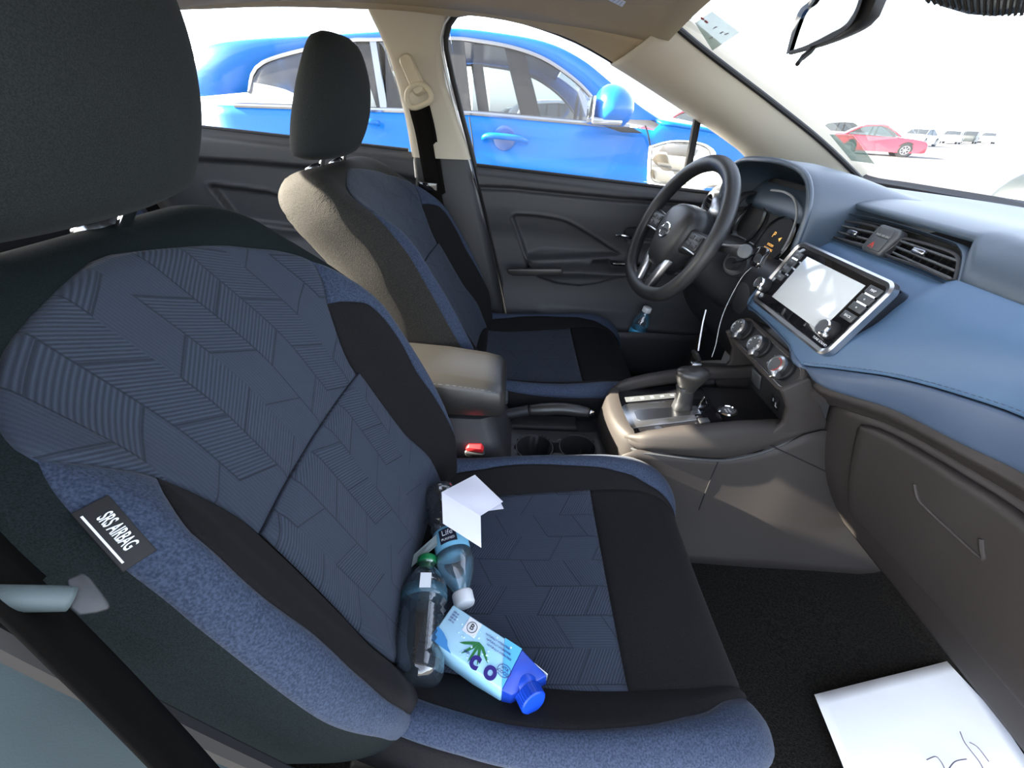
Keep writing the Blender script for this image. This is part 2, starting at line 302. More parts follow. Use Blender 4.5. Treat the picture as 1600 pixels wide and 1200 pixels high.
# ------------------------------------------------------------------ large structure: floor, roof, pillars, glass
def shell():
    # carpet floor with a toe board rising to the firewall
    xs = np.concatenate([np.linspace(-1.9, .9, 40), np.linspace(.95, 1.35, 14)]); ys = np.linspace(-.73, .73, 40)
    g = MB().grid([[(x, y, .05+.004*math.sin(9*x+3*y)+.42*sstep(1.0, 1.5, x)*1.0) for y in ys] for x in xs])
    struct(g.obj('floor', 'carpet', solid=.02, off=-1))
    # headliner
    def roofz(x, y): return 1.205-.055*(y/.55)**2-.10*((x+.25)/1.0)**2*(1 if x > -.25 else 1.35)
    xs = np.linspace(-.93, .50, 26); ys = np.linspace(-.56, .56, 25)
    g = MB().grid([[(x, y, roofz(x, y)) for y in ys] for x in xs])
    struct(g.obj('ceiling', 'headliner', solid=.035))
    # side openings (driver side traced on the door plane, passenger side its mirror image)
    top = [on(*p, 'y', .615) for p in ((262, 12), (330, 8), (440, 6), (545, 9))]
    front = [on(*p, 'y', .615) for p in ((716, 24), (735, 19), (800, 29), (900, 64), (1000, 123), (1100, 189), (1165, 236))]
    for sgn, nm in ((1, 'left'), (-1, 'right')):
        sh = 0 if sgn > 0 else -.13
        fl = lambda p: V3(p[0]+sh*(p[0] < .6), p[1]*sgn, p[2])
        # cant rail between window tops and headliner
        edge = [V3(-1.08, .60, 1.02)]+[V3(p[0], .615, p[2]) for p in top]+[V3(-.15, .615, 1.15)]+[V3(p[0], .615, p[2]) for p in front]
        e = curve(edge[:-1], 40)
        inn = []
        for p in e:
            x = min(p[0], .49); inn.append(V3(p[0] if p[0] < .49 else .49+(p[0]-.49)*.4, .545, max(roofz(x, .545)+.0, 0)-.0))
        e2 = [p for p in e if p[0] < .50]; n = len(e2)
        rows = []
        for q in range(7):
            t = q/6; rows.append([fl(V3(p[0], p[1]*(1-t)+.54*t+.012*math.sin(math.pi*t), p[2]*(1-t)+(roofz(min(p[0], .5), .545)+.004)*t-.010*math.sin(math.pi*t))) for p in e2])
        rows = [[fl(V3(p[0], .70, p[2]+.015)) for p in e2], [fl(V3(p[0], .64, p[2]-.002)) for p in e2]]+rows
        struct(MB().grid(rows).obj('trim_roof_rail_'+nm, 'headliner', solid=.006))
        # A pillar trim, window edge to windshield edge
        a = curve([on(*p, 'y', .615) for p in ((958, 97), (1000, 123), (1100, 189), (1165, 236), (1178, 250))]+[V3(.99, .62, .80)], 24)
        w = curve([V3(.485, .50, 1.135)]+[onp(*p, (.485, .5, 1.135), (.43, .17, .90)) for p in ((1045, 36), (1100, 82), (1200, 158), (1280, 222), (1340, 279))], 24)
        rows = [[V3(p[0], .70, p[2]+.03) for p in a], [V3(p[0], .645, p[2]) for p in a]]
        for q in range(7):
            t = q/6; rows.append([a[i]*(1-t)+w[i]*t+V3(-.012, -.010, -.012)*math.sin(math.pi*t)*1.3 for i in range(24)])
        rows.append([p+V3(.03, .01, .015) for p in w]); rows.append([p+V3(.06, .06, .02) for p in w])
        struct(MB().grid([[fl(p) for p in r] for r in rows]).obj('trim_windshield_pillar_'+nm, 'beige_trim', solid=.004))
        struct(MB().tube([fl(p+V3(.006, -.004, .0)) for p in w], .0065, 8).obj('trim_windshield_seal_'+nm, 'rubber'))
        # B pillar
        if sgn > 0:
            L = [(572, 12), (600, 72), (618, 130), (632, 190), (642, 250)]; Rr = [(700, 22), (690, 62), (692, 110), (712, 180), (737, 258)]
        lz = [(on(*p, 'y', .62)) for p in L]; rz = [(on(*p, 'y', .62)) for p in Rr]
        zz = np.linspace(1.15, .82, 14); k = sorted([(p[2], p[0]) for p in lz]); k2 = sorted([(p[2], p[0]) for p in rz])
        rings = []
        for z in zz:
            x0 = spl([a_[0] for a_ in k], [a_[1] for a_ in k], z); x1 = spl([a_[0] for a_ in k2], [a_[1] for a_ in k2], z)
            y = .615+.03*(1.0-z)/.2*.3; r = .018
            rings.append([fl(q) for q in (V3(x0, .70, z), V3(x0, y+.02, z), V3(x0+.008, y+.004, z), V3(x0+r, y, z), V3((x0+x1)/2, y-.004, z), V3(x1-r, y, z), V3(x1-.008, y+.004, z), V3(x1, y+.02, z), V3(x1, .70, z))])
        struct(MB().loft(rings).obj('trim_door_pillar_'+nm, 'beige_trim', angle=60))
        zz = np.linspace(.825, .0, 16); rings = []
        for z in zz:
            x0 = -.178+.02*(.82-z)-.05*sstep(.3, 0, z); x1 = .0+.085*(.82-z)/.3*(1-.35*(.82-z)) if z > .5 else .0+.085*(.82-z)/.3*(1-.35*(.82-z))
            if sgn < 0: x1 -= .05
            y = .635-.012*sstep(.82, .70, z)+.02*sstep(.5, .1, z); r = .02
            rings.append([fl(q) for q in (V3(x0, .70, z), V3(x0, y+.02, z), V3(x0+.01, y+.004, z), V3(x0+r, y, z), V3(x1-r*1.5, y, z), V3(x1-.008, y+.006, z), V3(x1, y+.025, z), V3(x1, .70, z))])
        struct(MB().loft(rings).obj('trim_door_pillar_base_'+nm, 'dark_plastic' if sgn > 0 else 'teal_trim', angle=60))
        # seals round the front opening: rubber and a bare metal edge
        pth = curve([V3(.152, .655, .25), V3(.092, .66, .50), V3(.045, .66, .68), V3(.008, .655, .83), V3(-.02, .648, .93), V3(-.048, .64, 1.04), V3(-.055, .632, 1.10), V3(-.03, .628, 1.142)]+[V3(p[0], .625, p[2]+.004) for p in front[1:-1]], 60)
        struct(MB().tube([fl(p) for p in pth], .0075, 8).obj('trim_door_seal_'+nm, 'rubber'))
        pt2 = [p+V3(-.014, -.006, -.002) for p in pth[6:34]]
        struct(MB().tube([fl(p) for p in pt2[8:]], .004, 8).obj('trim_metal_edge_'+nm, 'silver_paint'))
        # C pillar and rear quarter
        rings = []
        for z in np.linspace(1.17, .80, 8):
            t = (1.17-z)/.37; rings.append([fl(q) for q in (V3(-1.0-.14*t, .54, z), V3(-1.00-.02*t+.04*(1-t), .61, z), V3(-.98-.02*t+.04*(1-t), .66, z), V3(-1.02, .72, z), V3(-1.30-.35*t, .62, z), V3(-1.20-.3*t, .52, z))])
        struct(MB().loft(rings).obj('trim_rear_pillar_'+nm, 'headliner', angle=60))
        # body side below the belt, outside (white car)
        b = MB()
        if sgn > 0: b.box((-.1, .775, .22), (3.1, .03, 1.04))
        else: b.box((-.95, -.775, .22), (1.4, .03, 1.04))
        struct(b.obj('wall_body_side_'+nm, 'white_paint', bevel=.01))
        struct(MB().box((-.1, .71*sgn, .02), (2.9, .07, .12)).obj('trim_sill_'+nm, 'dark_plastic', bevel=.015, seg=3))
    # roof skin
    xs = np.linspace(-.98, .55, 20); ys = np.linspace(-.66, .66, 17)
    struct(MB().grid([[(x, y, roofz(min(x, .5), y*.82)+.045) for y in ys] for x in xs]).obj('ceiling_outer_skin', 'white_paint', solid=.008))
    # windshield
    w = [V3(.485, .50, 1.135), V3(1.17, .575, .822)]
    rows = []
    for i in range(9):
        t = i/8; row = []
        for j in range(17):
            s = (j/16*2-1); yv = s*(.52+.09*t); bow = (1-s*s)
            row.append((.50+.67*t+.06*bow*(1-.3*t), yv, 1.135-.313*t+.018*bow*(1-t)+.012*math.sin(math.pi*t)))
        rows.append(row)
    o = MB().grid(rows).obj('window_1', 'windshield_glass'); struct(o)
    # black frit band along the foot of the windshield, header bar above it
    wb = curve([on(*p, 'x', v) for p, v in (((1300, 262), 1.13), ((1340, 283), 1.155), ((1400, 294), 1.175), ((1500, 312), 1.195), ((1600, 329), 1.205))]+[V3(1.215, -.15, .828), V3(1.19, -.45, .824), V3(1.15, -.60, .822)], 40)
    struct(MB().grid([[p+V3(0, 0, -.02) for p in wb], [p+V3(.0, 0, .004) for p in wb], [p+V3(.03, 0, .012) for p in wb], [p+V3(.06, 0, -.03) for p in wb]]).obj('trim_windshield_foot', 'matte_black', solid=.003))
    struct(MB().box((.50, 0, 1.165), (.05, 1.10, .03)).obj('trim_windshield_header', 'headliner', bevel=.012, seg=3))
    # side windows (driver side), small quarter pane bar, rear window
    def pane(nm, pts, m='window_glass'):
        n = len(pts); c = MB(); c.prism(pts, (0, .004, 0)); return struct(c.obj(nm, m, smooth=False))
    fr_ = [V3(p[0], .648, p[2]+.01) for p in front]
    pane('window_2', [V3(.0, .675, .80), V3(-.05, .65, 1.13)]+fr_[1:]+[V3(.93, .675, .76)])
    pane('window_3', [V3(-.95, .675, .85), V3(-1.02, .65, 1.0)]+[V3(p[0], .648, p[2]+.01) for p in top]+[V3(-.23, .65, 1.10), V3(-.17, .675, .83)])
    pts = [V3(-1.02, -.675, .85), V3(-1.04, -.65, 1.0), V3(-.9, -.645, 1.10), V3(-.5, -.645, 1.15), V3(-.24, -.648, 1.13), V3(-.2, -.675, .83)]
    pane('window_4', pts)
    struct(MB().tube([on(1094, 163, 'y', .655), on(1078, 255, 'y', .675)+V3(0, 0, -.05)], .0125, 8).obj('trim_quarter_window_bar', 'rubber'))
    struct(MB().tube(curve([on(*p, 'y', .64) for p in ((1150, 222), (1172, 240), (1175, 262), (1168, 292))], 12), .011, 8).obj('trim_quarter_window_frame', 'rubber'))
    q = MB().grid([[(-.95-.60*t, s*(.50+.06*t), 1.15-.28*t-.03*s*s) for s in np.linspace(-1, 1, 13)] for t in np.linspace(0, 1, 7)]); struct(q.obj('window_5', 'windshield_glass'))
    struct(MB().box((-1.50, 0, .84), (.55, 1.20, .02)).obj('trim_parcel_shelf', 'dark_plastic', bevel=.005))
    struct(MB().box((1.30, 0, .35), (.03, 1.44, .85)).obj('wall_firewall', 'dark_plastic'))
    struct(MB().box((-1.75, 0, .40), (.03, 1.44, .85)).obj('wall_rear', 'dark_plastic'))
    # ground of the lot
    struct(MB().box((0, 0, -.33), (400, 400, .02)).obj('ground', 'asphalt', smooth=False))
    # bonnet of this white car
    struct(MB().grid([[(x, y, .765-.05*(x-1.25)-.05*(y/.7)**2-.3*sstep(1.9, 2.15, x)) for y in np.linspace(-.74, .74, 13)] for x in np.linspace(1.22, 2.15, 12)]).obj('trim_bonnet', 'white_paint', solid=.02, off=-1))
shell()

# ------------------------------------------------------------------ front seats
SEC = [(0, 0, 0), (.15, .070, .003), (.30, .135, .012), (.41, .163, .026), (.50, .192, .056), (.58, .217, .074), (.66, .240, .066), (.73, .258, .036), (.79, .266, -.008), (.86, .263, -.062), (.91, .245, -.108), (.95, .19, -.128), (1, 0, -.137)]
SU = [s[0] for s in SEC]; SA = [s[1] for s in SEC]; SN = [s[2] for s in SEC]
def sec(u, bol):
    s = abs(u); a = spl(SU, SA, s); n = spl(SU, SN, s); nf = spl([0, .3, .7, .8, 1], [0, .004, .004, -.008, -.137], s) if s < .8 else n
    return math.copysign(a, u), (nf+(n-nf)*bol if s < .8 else n)
TH = .625
def backpt(u, tau):
    """tau 0..1: up the back; the last part curls over the top"""
    t = tau*.66
    if t < .56: tt, th_ = t, 1
    else: ang = (t-.56)/.10*math.pi/2; tt = .56+.062*math.sin(ang); th_ = math.cos(ang)
    bol = spl([0, .05, .12, .38, .47, .54, .6], [.55, .75, 1, .95, .6, .25, .1], tt)
    w = spl([0, .08, .22, .36, .46, .52, .56, .60, .622], [.86, .95, 1.03, 1.0, .95, .92, .87, .77, .64], tt)
    a, n = sec(u, bol); a *= w
    n += .012*math.sin(math.pi*min(tt/.6, 1))*(1 if abs(u) < .7 else .3)                # lumbar fullness
    n += -.035*sstep(.42, .62, tt)
    mid = -.075-.035*sstep(.42, .62, tt); n = mid+(n-mid)*(.25+.75*th_ if th_ < 1 else 1) if th_ > 0 else mid
    if th_ < 1: n = mid+(n-mid)*1.0 if False else mid+(n-mid)
    return a, n, tt
def make_seat(name, yc, x0, beta, out, label, z0=.28):
    """out=-1: outboard side is -y (passenger)"""
    T = thing(name, label, 'car seat', (x0+.2, yc, .08))
    b = math.radians(beta); Tv = V3(-math.sin(b), 0, math.cos(b)); Nv = V3(math.cos(b), 0, math.sin(b)); O = V3(x0, yc, z0)
    ts = 1.0 if out < 0 else 1.045
    def W3(a, n, t): return O+V3(0, a, 0)+Nv*n+Tv*t*ts
    NT = 110
    def u_of_a(a, tau):                       # front-half parameter whose lateral offset is a
        us = np.linspace(0, .8, 60); A = [backpt(x, tau)[0] for x in us]; return float(np.interp(a, A, us))
    taus = np.linspace(0, 1, NT)
    # seam lines in (t, offset)
    def ins_a(t): return spl([0, .05, .11, .20, .34, .44, .475, .502, .525, .545, .560, .580, .594], [.150, .158, .162, .148, .141, .165, .185, .199, .185, .155, .126, .060, .0], t)
    ub = {}
    for i, tau in enumerate(taus):
        tt = backpt(0, tau)[2]; ins = u_of_a(ins_a(tt), tau) if tt < .594 else 0
        stI = max(ins, spl([0, .10, .20, .27, .34, .41, .442], [.61, .61, .57, .55, .565, .55, .46], tt)) if tt < .44 else ins
        stO = spl([0, .10, .3, .42, .462, .500, .508], [.70, .695, .685, .675, .64, .56, .40], tt) if tt < .508 else 0
        stO = max(stO, stI); ub[i] = (ins, stI, stO)
    def zone(lo, hi, side, nu, puff, nm, m, uvs=False, rows=None):
        P, UVs = [], []
        for i, tau in enumerate(taus):
            a0, a1 = lo(i), hi(i)
            if a1-a0 < .003 and rows is None:
                a1 = a0+.0001
            row, ur = [], []
            for k in range(nu):
                s = k/(nu-1); u = a0+(a1-a0)*s; a, n, tt = backpt(u*side if side else u, tau)
                # seam dip: the cloth is pulled in along its edges
                width = abs(a1-a0)*.30; d = min(s, 1-s)*width; dip = puff*(1-math.exp(-d/.010)) if width > .004 else 0
                row.append(W3(a, n+dip, tt)); ur.append((a, tt if tt < .6 else tt))
            P.append(row); UVs.append(ur)
        mb = MB()
        # keep only rows where the zone has width
        keep = [i for i in range(NT) if hi(i)-lo(i) > .003]
        if not keep: return None
        i0, i1 = max(min(keep)-1, 0), min(max(keep)+1, NT-1)
        mb.grid(P[i0:i1+1], UVs[i0:i1+1] if uvs else None)
        return mb.obj(nm, m, T, solid=.006, off=-1, angle=180)
    # front knit panels: lower one and upper one, parted by a cross seam
    half = .33
    for nm, r0, r1 in (('backrest_lower_panel', 0, half), ('backrest_upper_panel', half, .70)):
        P, Q = [], []
        rows = [i for i in range(NT) if r0-.004 <= backpt(0, taus[i])[2] <= r1+.004 and ub[i][0] > 0]
        for i in rows:
            w = ub[i][0]; row, q = [], []
            tt0 = backpt(0, taus[i])[2]; e = min(abs(tt0-half), .05); sd = 1-math.exp(-e/.006)
            for k in range(61):
                s = k/60*2-1; a, n, tt = backpt(s*w, taus[i]); d = (1-abs(s))*w*.5; dip = .007*(1-math.exp(-d/.010))*sd
                row.append(W3(a, n+dip, tt)); q.append((a+.3, tt+.02 if r0 == 0 else tt+.31))
            P.append(row); Q.append(q)
        MB().grid(P, Q).obj(nm, 'insert_fabric', T, solid=.006, off=-1, angle=180)
    for sd in (1, -1):
        zone(lambda i: ub[i][0], lambda i: ub[i][1], sd, 14, .006, 'backrest_bolster', 'black_fabric')
        s = zone(lambda i: ub[i][1], lambda i: ub[i][2], sd, 14, .006, 'backrest_stripe', 'blue_fabric'); s['label'] = 'blue-grey stripe along the bolster'
    # rest of the cover: sides, rear and top
    P = []
    for i, tau in enumerate(taus):
        lo = max(ub[i][2], ub[i][0]); lo = max(lo-.05*sstep(.54, .575, backpt(0, tau)[2]), 0); us = list(np.linspace(lo, 1, 26)); row = []
        for u in us: a, n, tt = backpt(u, tau); row.append(W3(a, n, tt))
        row2 = []
        for u in us[::-1][1:]: a, n, tt = backpt(-u, tau); row2.append(W3(a, n, tt))
        P.append(row+row2)
    mb = MB(); mb.grid(P)
    a_t = [P[-1][k] for k in range(len(P[-1]))]; o = mb.add(a_t, []); mb.f.append(tuple(o+k for k in range(len(a_t)-1)))
    mb.obj('backrest_cover', 'side_fabric' if out < 0 else 'back_fabric', T, angle=180)
    # side airbag tag sewn into the outboard seam
    if out < 0:
        def SP(u, t): a, n, tt = backpt(u, t/.66); return W3(a, n, tt)
        pA, pB = SP(-.610, .462), SP(-.650, .426); u_ = unit(pB-pA); v_ = SP(-.58, .447)-SP(-.67, .447); v_ = unit(v_-u_*(v_@u_))
        if np.cross(u_, v_)@(V3(.3, -1, .3)) < 0: u_ = -u_
        F = Fr((pA+pB)/2, u_, v_); sz = np.linalg.norm(pB-pA)
        mb = MB(); F.box(mb, 0, 0, .0045, sz*1.12, .018, .002); tg = mb.obj('airbag_tag', 'matte_black', T, bevel=.0005)
        tg['label'] = 'black sewn-in tag with white airbag lettering'
        text('SRS AIRBAG', .0108, F, 0, .001, .0058, 'white_mark', tg, bold=.0002, sx=sz/.088)
        mb = MB(); F.box(mb, 0, -.0065, .0058, sz*.90, .0012, .0003); mb.obj('underline', 'white_mark', tg)
    # head restraint, its posts and their collars
    hx = {-1: (-.225, .969), 1: (-.283, .951)}[out]; hw = {-1: .148, 1: .142}[out]
    top = W3(0, -.085, TH-.012)
    rings = []
    for k in range(25):
        s = -1+2*k/24; z = s*(.118 if out < 0 else .112); w = hw*spl([-1, -.97, -.88, -.4, 0, .5, .85, .97, 1], [.70, .84, .96, 1.0, .985, .90, .78, .64, .48], s)
        d = .058*spl([-1, -.97, -.8, -.3, .2, .7, .92, 1], [.62, .80, 1.0, 1.12, 1.02, .72, .48, .30], s)
        cx = hx[0]+.10*s*.35+(.012*(1-s*s)); cz = hx[1]+z
        ring = []
        for j in range(40):
            th = 2*math.pi*j/40; c, sn = math.cos(th), math.sin(th); ex = .72
            X = math.copysign(abs(c)**ex, c)*d; Y = math.copysign(abs(sn)**ex, sn)*w
            if X > 0: X *= 1-.25*(Y/w)**2
            ring.append(V3(cx+X, yc+Y, cz))
        rings.append(ring)
    mb = MB(); mb.loft(rings); hr = mb.obj('head_restraint', 'headrest_fabric', T, angle=180)
    for s in (-1, 1):
        base = W3(s*.069, -.085, TH-.025)
        MB().tube([base, V3(hx[0]-.01, yc+s*.071, hx[1]-.09)], .0062, 12).obj('head_restraint_post', 'chrome', T)
        F = Fr(W3(s*.069, -.085, TH-.006), V3(0, 1, 0), Nv*-1)
        mb = MB(); F.plate(mb, rrect(.052, .034, .014), -.012, .008)
        mb.obj('post_collar', 'dark_chrome', T, bevel=.004, seg=3)
        mb = MB(); F.plate(mb, rrect(.020, .012, .005), .006, .014); 
    # ---------------- cushion
    spine = curve([(-.05, .015), (.0, .006), (.10, -.006), (.25, -.002), (.37, .012), (.434, .010), (.474, -.018), (.493, -.062), (.490, -.11), (.475, -.145)], 90)
    CS = [(0, 0, 0), (.2, .09, .002), (.33, .150, .006), (.44, .190, .026), (.53, .222, .044), (.62, .246, .036), (.70, .262, .008), (.78, .268, -.03), (.88, .262, -.08), (1, .25, -.14)]
    CU = [c[0] for c in CS]; CA = [c[1] for c in CS]; CN = [c[2] for c in CS]
    zc = z0+.022
    def cp(u, i):
        x, z = spine[i][0], spine[i][1]; j0, j1 = max(i-1, 0), min(i+1, 89); tx, tz = spine[j1]-spine[j0]; L = math.hypot(tx, tz); nx, nz = -tz/L, tx/L
        s = abs(u); a = spl(CU, CA, s); n = spl(CU, CN, s); fr = i/89
        bol = spl([0, .1, .3, .6, .75, .9, 1], [.75, .9, 1, .85, .55, .25, .1], fr)
        if n > 0: n *= bol
        wv = spl([0, .15, .45, .65, .78, .9, 1], [.86, .93, 1.0, .98, .90, .81, .77], fr)
        a *= wv
        if s > .62:  # walls hang straight down
            nup = spl(CU, CN, .62)*bol; dz = (nup-n) if n < nup else 0
            X = x+nx*nup; Z = z+nz*nup-dz*(1-.0); 
            if fr > .70: X -= .05*sstep(.62, .8, s)*sstep(.7, .95, fr)
        else: X = x+nx*n; Z = z+nz*n
        return V3(x0+X, yc+math.copysign(a, u), max(zc+Z, zc-.165))
    def nrm(u, i):
        j0, j1 = max(i-1, 0), min(i+1, 89); tx, tz = spine[j1]-spine[j0]; L = math.hypot(tx, tz); return V3(-tz/L, 0, tx/L)
    iS = int(np.argmin([abs(p[0]-.315) for p in spine[:60]])); iE = int(np.argmin([abs(p[0]-.478) for p in spine[:70]]))
    def patch(i0, i1, lo, hi, nu, nm, m, puff=.005, uv=False, ends=True):
        P, Q = [], []
        for i in range(i0, i1+1):
            a0, a1 = lo(i), hi(i); row, q = [], []
            for k in range(nu):
                s = k/(nu-1); u = a0+(a1-a0)*s; p = cp(u, i); d = min(s, 1-s)*abs(a1-a0)*.4; e = min(i-i0, i1-i)*.0075 if ends else 1
                dip = puff*(1-math.exp(-d/.010))*(1-math.exp(-e/.008)); row.append(p+nrm(u, i)*dip); q.append((p[1]-yc+.3, p[0]-x0))
            P.append(row); Q.append(q)
        return MB().grid(P, Q if uv else None).obj(nm, m, T, solid=.005, off=-1, angle=180)
    ie = lambda i: spl([0, .3, .6, 1], [.33, .365, .385, .39], i/89)
    patch(0, iS, lambda i: -ie(i), ie, 41, 'cushion_knit_panel', 'insert_fabric', uv=True)
    patch(iS, 89, lambda i: -ie(i), ie, 31, 'cushion_front_panel', 'black_fabric', puff=.005)
    def st_in(i): f = i/89; return spl([0, .12, .35, .55, .66, .72, .80, 1], [.40, .47, .515, .50, .47, .44, .43, .43], f)
    def st_out(i): f = i/89; return spl([0, .12, .35, .55, .66, .74, .84, .90, 1], [.56, .62, .655, .67, .70, .74, .72, .44, .43], f)
    for sd in (1, -1):
        f = lambda g: (lambda i: g(i)*sd)
        patch(0, 89, f(ie), f(st_in), 10, 'cushion_bolster', 'black_fabric', ends=False)
        e = max(i for i in range(90) if st_out(i)-st_in(i) > .012)
        patch(0, e, f(st_in), f(st_out), 12, 'cushion_stripe', 'blue_fabric', ends=False)['label'] = 'blue-grey stripe on the bolster crest'
        patch(0, 89, f(st_out), lambda i: sd*1.0, 16, 'cushion_side', 'black_fabric', puff=.0, ends=False)
    # seat frame, rails and outboard plastic side cover
    mb = MB(); mb.box((x0+.21, yc, .175), (.48, .44, .06)); mb.box((x0+.2, yc-.2, .10), (.55, .04, .09)); mb.box((x0+.2, yc+.2, .10), (.55, .04, .09))
    mb.obj('seat_frame', 'matte_black', T, bevel=.008)
    mb = MB(); ys = out*.268
    outl = [(-.10, .30), (-.02, .33), (.05, .30), (.12, .262), (.30, .235), (.44, .22), (.47, .19), (.44, .14), (.1, .12), (-.08, .13), (-.14, .2)]
    mb.prism([(x0+a, yc+ys, b_) for a, b_ in outl], (0, out*.016, 0)); mb.obj('side_cover', 'dark_plastic', T, bevel=.006, seg=3)
    # recliner shroud filling between back and cushion
    mb = MB(); mb.box((x0-.02, yc, z0+.0), (.10, .40, .09)); mb.obj('hinge_cover', 'black_fabric', T, bevel=.03, seg=4)
    return T
P_SEAT = make_seat('front_seat', -.372, .005, 21.5, -1, 'near front passenger seat with drink bottles on its dark patterned cushion')
D_SEAT = make_seat('front_seat', .36, .045, 27, 1, 'far driver seat behind the steering wheel, sunlit down its near side')
D_SEAT.name = 'front_seat.001'
# ------------------------------------------------------------------ dashboard
DASH = thing('dashboard', 'dark dashboard with blue leather-look panel running below the windshield', 'dashboard', (.9, 0, .5))
PANEL_LABEL = 'smooth blue panel under the vents'
def dashboard():
    D = DASH
    ys = np.linspace(-.70, .69, 72)
    def foot(y): return V3(1.215-.20*(abs(y)/.62)**2.2, y, .822-.012*(abs(y)/.62)**2)
    P = []
    for y in ys:
        f = foot(y); e = 1-sstep(.150, .158, abs(y-.022))
        lip_x, lip_z = .822+.022*e, .756+.052*e
        r = curve([f+V3(.03, 0, -.02), f, V3(1.04, y, .822), V3(.93, y, .826-.004*(1-e)), V3(.872+.0*e, y, .822+.000*e), V3(.845, y, .803+.012*e), V3(lip_x, y, lip_z), V3(lip_x+.03, y, lip_z-.012*(1-e)-.004)], 34)
        P.append(r)
    MB().grid(P).obj('top_pad', 'dash_pad', D, solid=.006, off=-1, angle=180)
    # instrument hood, an arch standing on the pad in front of the driver
    def arch(x, k, grow=0):
        pts = [(.545, .735), (.548, .79), (.532, .838), (.48, .862), (.38, .872), (.28, .873), (.20, .860), (.155, .825), (.138, .775), (.134, .72)]
        return [V3(x, .34+(y-.34)*(1+grow), .80+(z-.80)*k+grow*.02) for y, z in curve([V3(a, b) for a, b in pts], 40)]
    rows = []
    for x, k, g in ((.90, .30, -.14), (.86, .62, -.11), (.815, .92, -.07), (.772, .965, -.045), (.757, .975, -.03), (.749, 1.0, -.01), (.752, 1.02, .0), (.775, 1.03, .005), (.83, .98, .012), (.90, .80, .02), (.99, .45, .03), (1.08, .20, .04)):
        a = arch(x, k, g); rows.append([V3(p[0]+.05*sstep(.80, .72, p[2])*0, p[1], p[2]) for p in a])
    MB().grid(rows).obj('instrument_hood', 'dash_pad', D, angle=180)
    for k_, (x, kk, gg) in enumerate(((.752, 1.0, -.008), (.764, .985, -.035))):
        MB().tube(arch(x, kk, gg), .0065 if k_ == 0 else .004, 8).obj('hood_lip', 'dash_pad', D, angle=180)
    # instrument cluster
    F = Fr((.820, .335, .750), (0, -1, 0), (.30, 0, .95))
    mb = MB(); F.plate(mb, rrect(.36, .16, .04), -.02, -.012); cl = mb.obj('instrument_cluster', 'matte_black', D)
    g = F.px(1205, 376)
    mb = MB(); mb.lathe([(.064, 0), (.066, .006), (.061, .010), (.060, .004)], F.p(g[0], g[1], -.010), F.w, 40, cap=False); mb.obj('gauge_ring', 'dark_chrome', cl)
    mb = MB(); mb.lathe([(.0, 0), (.060, 0)], F.p(g[0], g[1], -.006), F.w, 32, cap=False); mb.obj('gauge_face', 'matte_black', cl)
    text('P', .020, F, g[0]-.012, g[1]+.014, -.005, 'amber_lit', cl); text('◀', .012, F, g[0]+.018, g[1]+.010, -.005, 'amber_lit', cl)
    text('SYSTEM', .008, F, g[0], g[1]-.010, -.005, 'amber_lit', cl); text('WARNING', .008, F, g[0]+.002, g[1]-.020, -.005, 'amber_lit', cl); text('c  -->', .007, F, g[0]-.004, g[1]-.034, -.005, 'white_lit', cl)
    g2 = (g[0]-.15, g[1]+.01)
    mb = MB(); mb.lathe([(.064, 0), (.066, .006), (.061, .010), (.060, .004)], F.p(g2[0], g2[1], -.010), F.w, 40, cap=False); mb.obj('gauge_ring', 'dark_chrome', cl)
    arcp = [onp(*p, F.p(0, 0, .012), F.w) for p in ((1205, 297), (1225, 300), (1240, 310), (1245, 330), (1242, 350), (1232, 375), (1222, 392))]
    MB().tube(curve(arcp, 24), .0028, 8).obj('lens_rim', 'grey_mark', cl)
    # blue leather panel and the darker band below the stitching
    cols = [V3(.16, 0, 0)]; yk = np.linspace(.145, -.70, 50)
    S2 = {}
    a = [on(1245, 565, 'x', .698), on(1300, 575, 'x', .715), on(1400, 590, 'x', .742), on(1500, 617, 'x', .765), on(1600, 652, 'x', .785)]
    a = [V3(.706, .20, .592), V3(.704, .05, .590), V3(.700, -.04, .586)]+a+[V3(.80, -.55, .668), V3(.815, -.72, .672)]
    b = [on(1268, 592, 'x', .704), on(1400, 640, 'x', .750), on(1500, 690, 'x', .775), on(1600, 738, 'x', .795)]
    b = [V3(.716, .20, .580), V3(.714, .05, .579), V3(.709, -.05, .574), V3(.706, -.10, .566)]+b+[V3(.81, -.55, .606), V3(.825, -.72, .606)]
    c = [on(1310, 638, 'x', .765), on(1400, 672, 'x', .79), on(1500, 728, 'x', .81), on(1600, 790, 'x', .825)]
    c = [V3(.76, .0, .47), V3(.765, -.08, .475)]+c+[V3(.835, -.58, .545), V3(.84, -.72, .545)]
    def aty(line, y, col): L = sorted([(p[1], p[col]) for p in line]); return spl([l[0] for l in L], [l[1] for l in L], y)
    P, B_, G_ = [], [], []
    for y in yk:
        s1 = V3(.824, y, .760-.010*sstep(-.3, -.7, y)-.016*(1-sstep(.145, .165, abs(y-.022)))); s2 = V3(aty(a, y, 0), y, aty(a, y, 2)); s3 = V3(aty(b, y, 0), y, aty(b, y, 2)); s4 = V3(aty(c, min(y, 0), 0), y, aty(c, min(y, 0), 2))
        bulge = unit(V3(-.6, 0, .8))*.020
        cent = sstep(-.22, -.10, y)
        mid = s1*.5+s2*.5+bulge*(1-.6*cent)
        P.append(curve([s1+V3(.02, 0, .008), s1, s1*.72+s2*.28+bulge*.7, mid, s1*.25+s2*.75+bulge*.75, s2], 26))
        B_.append(curve([s2+V3(.004, 0, -.002), s2+V3(-.001, 0, -.004), s2*.5+s3*.5+V3(-.005, 0, 0), s3, s3+V3(.012, 0, -.006)], 14))
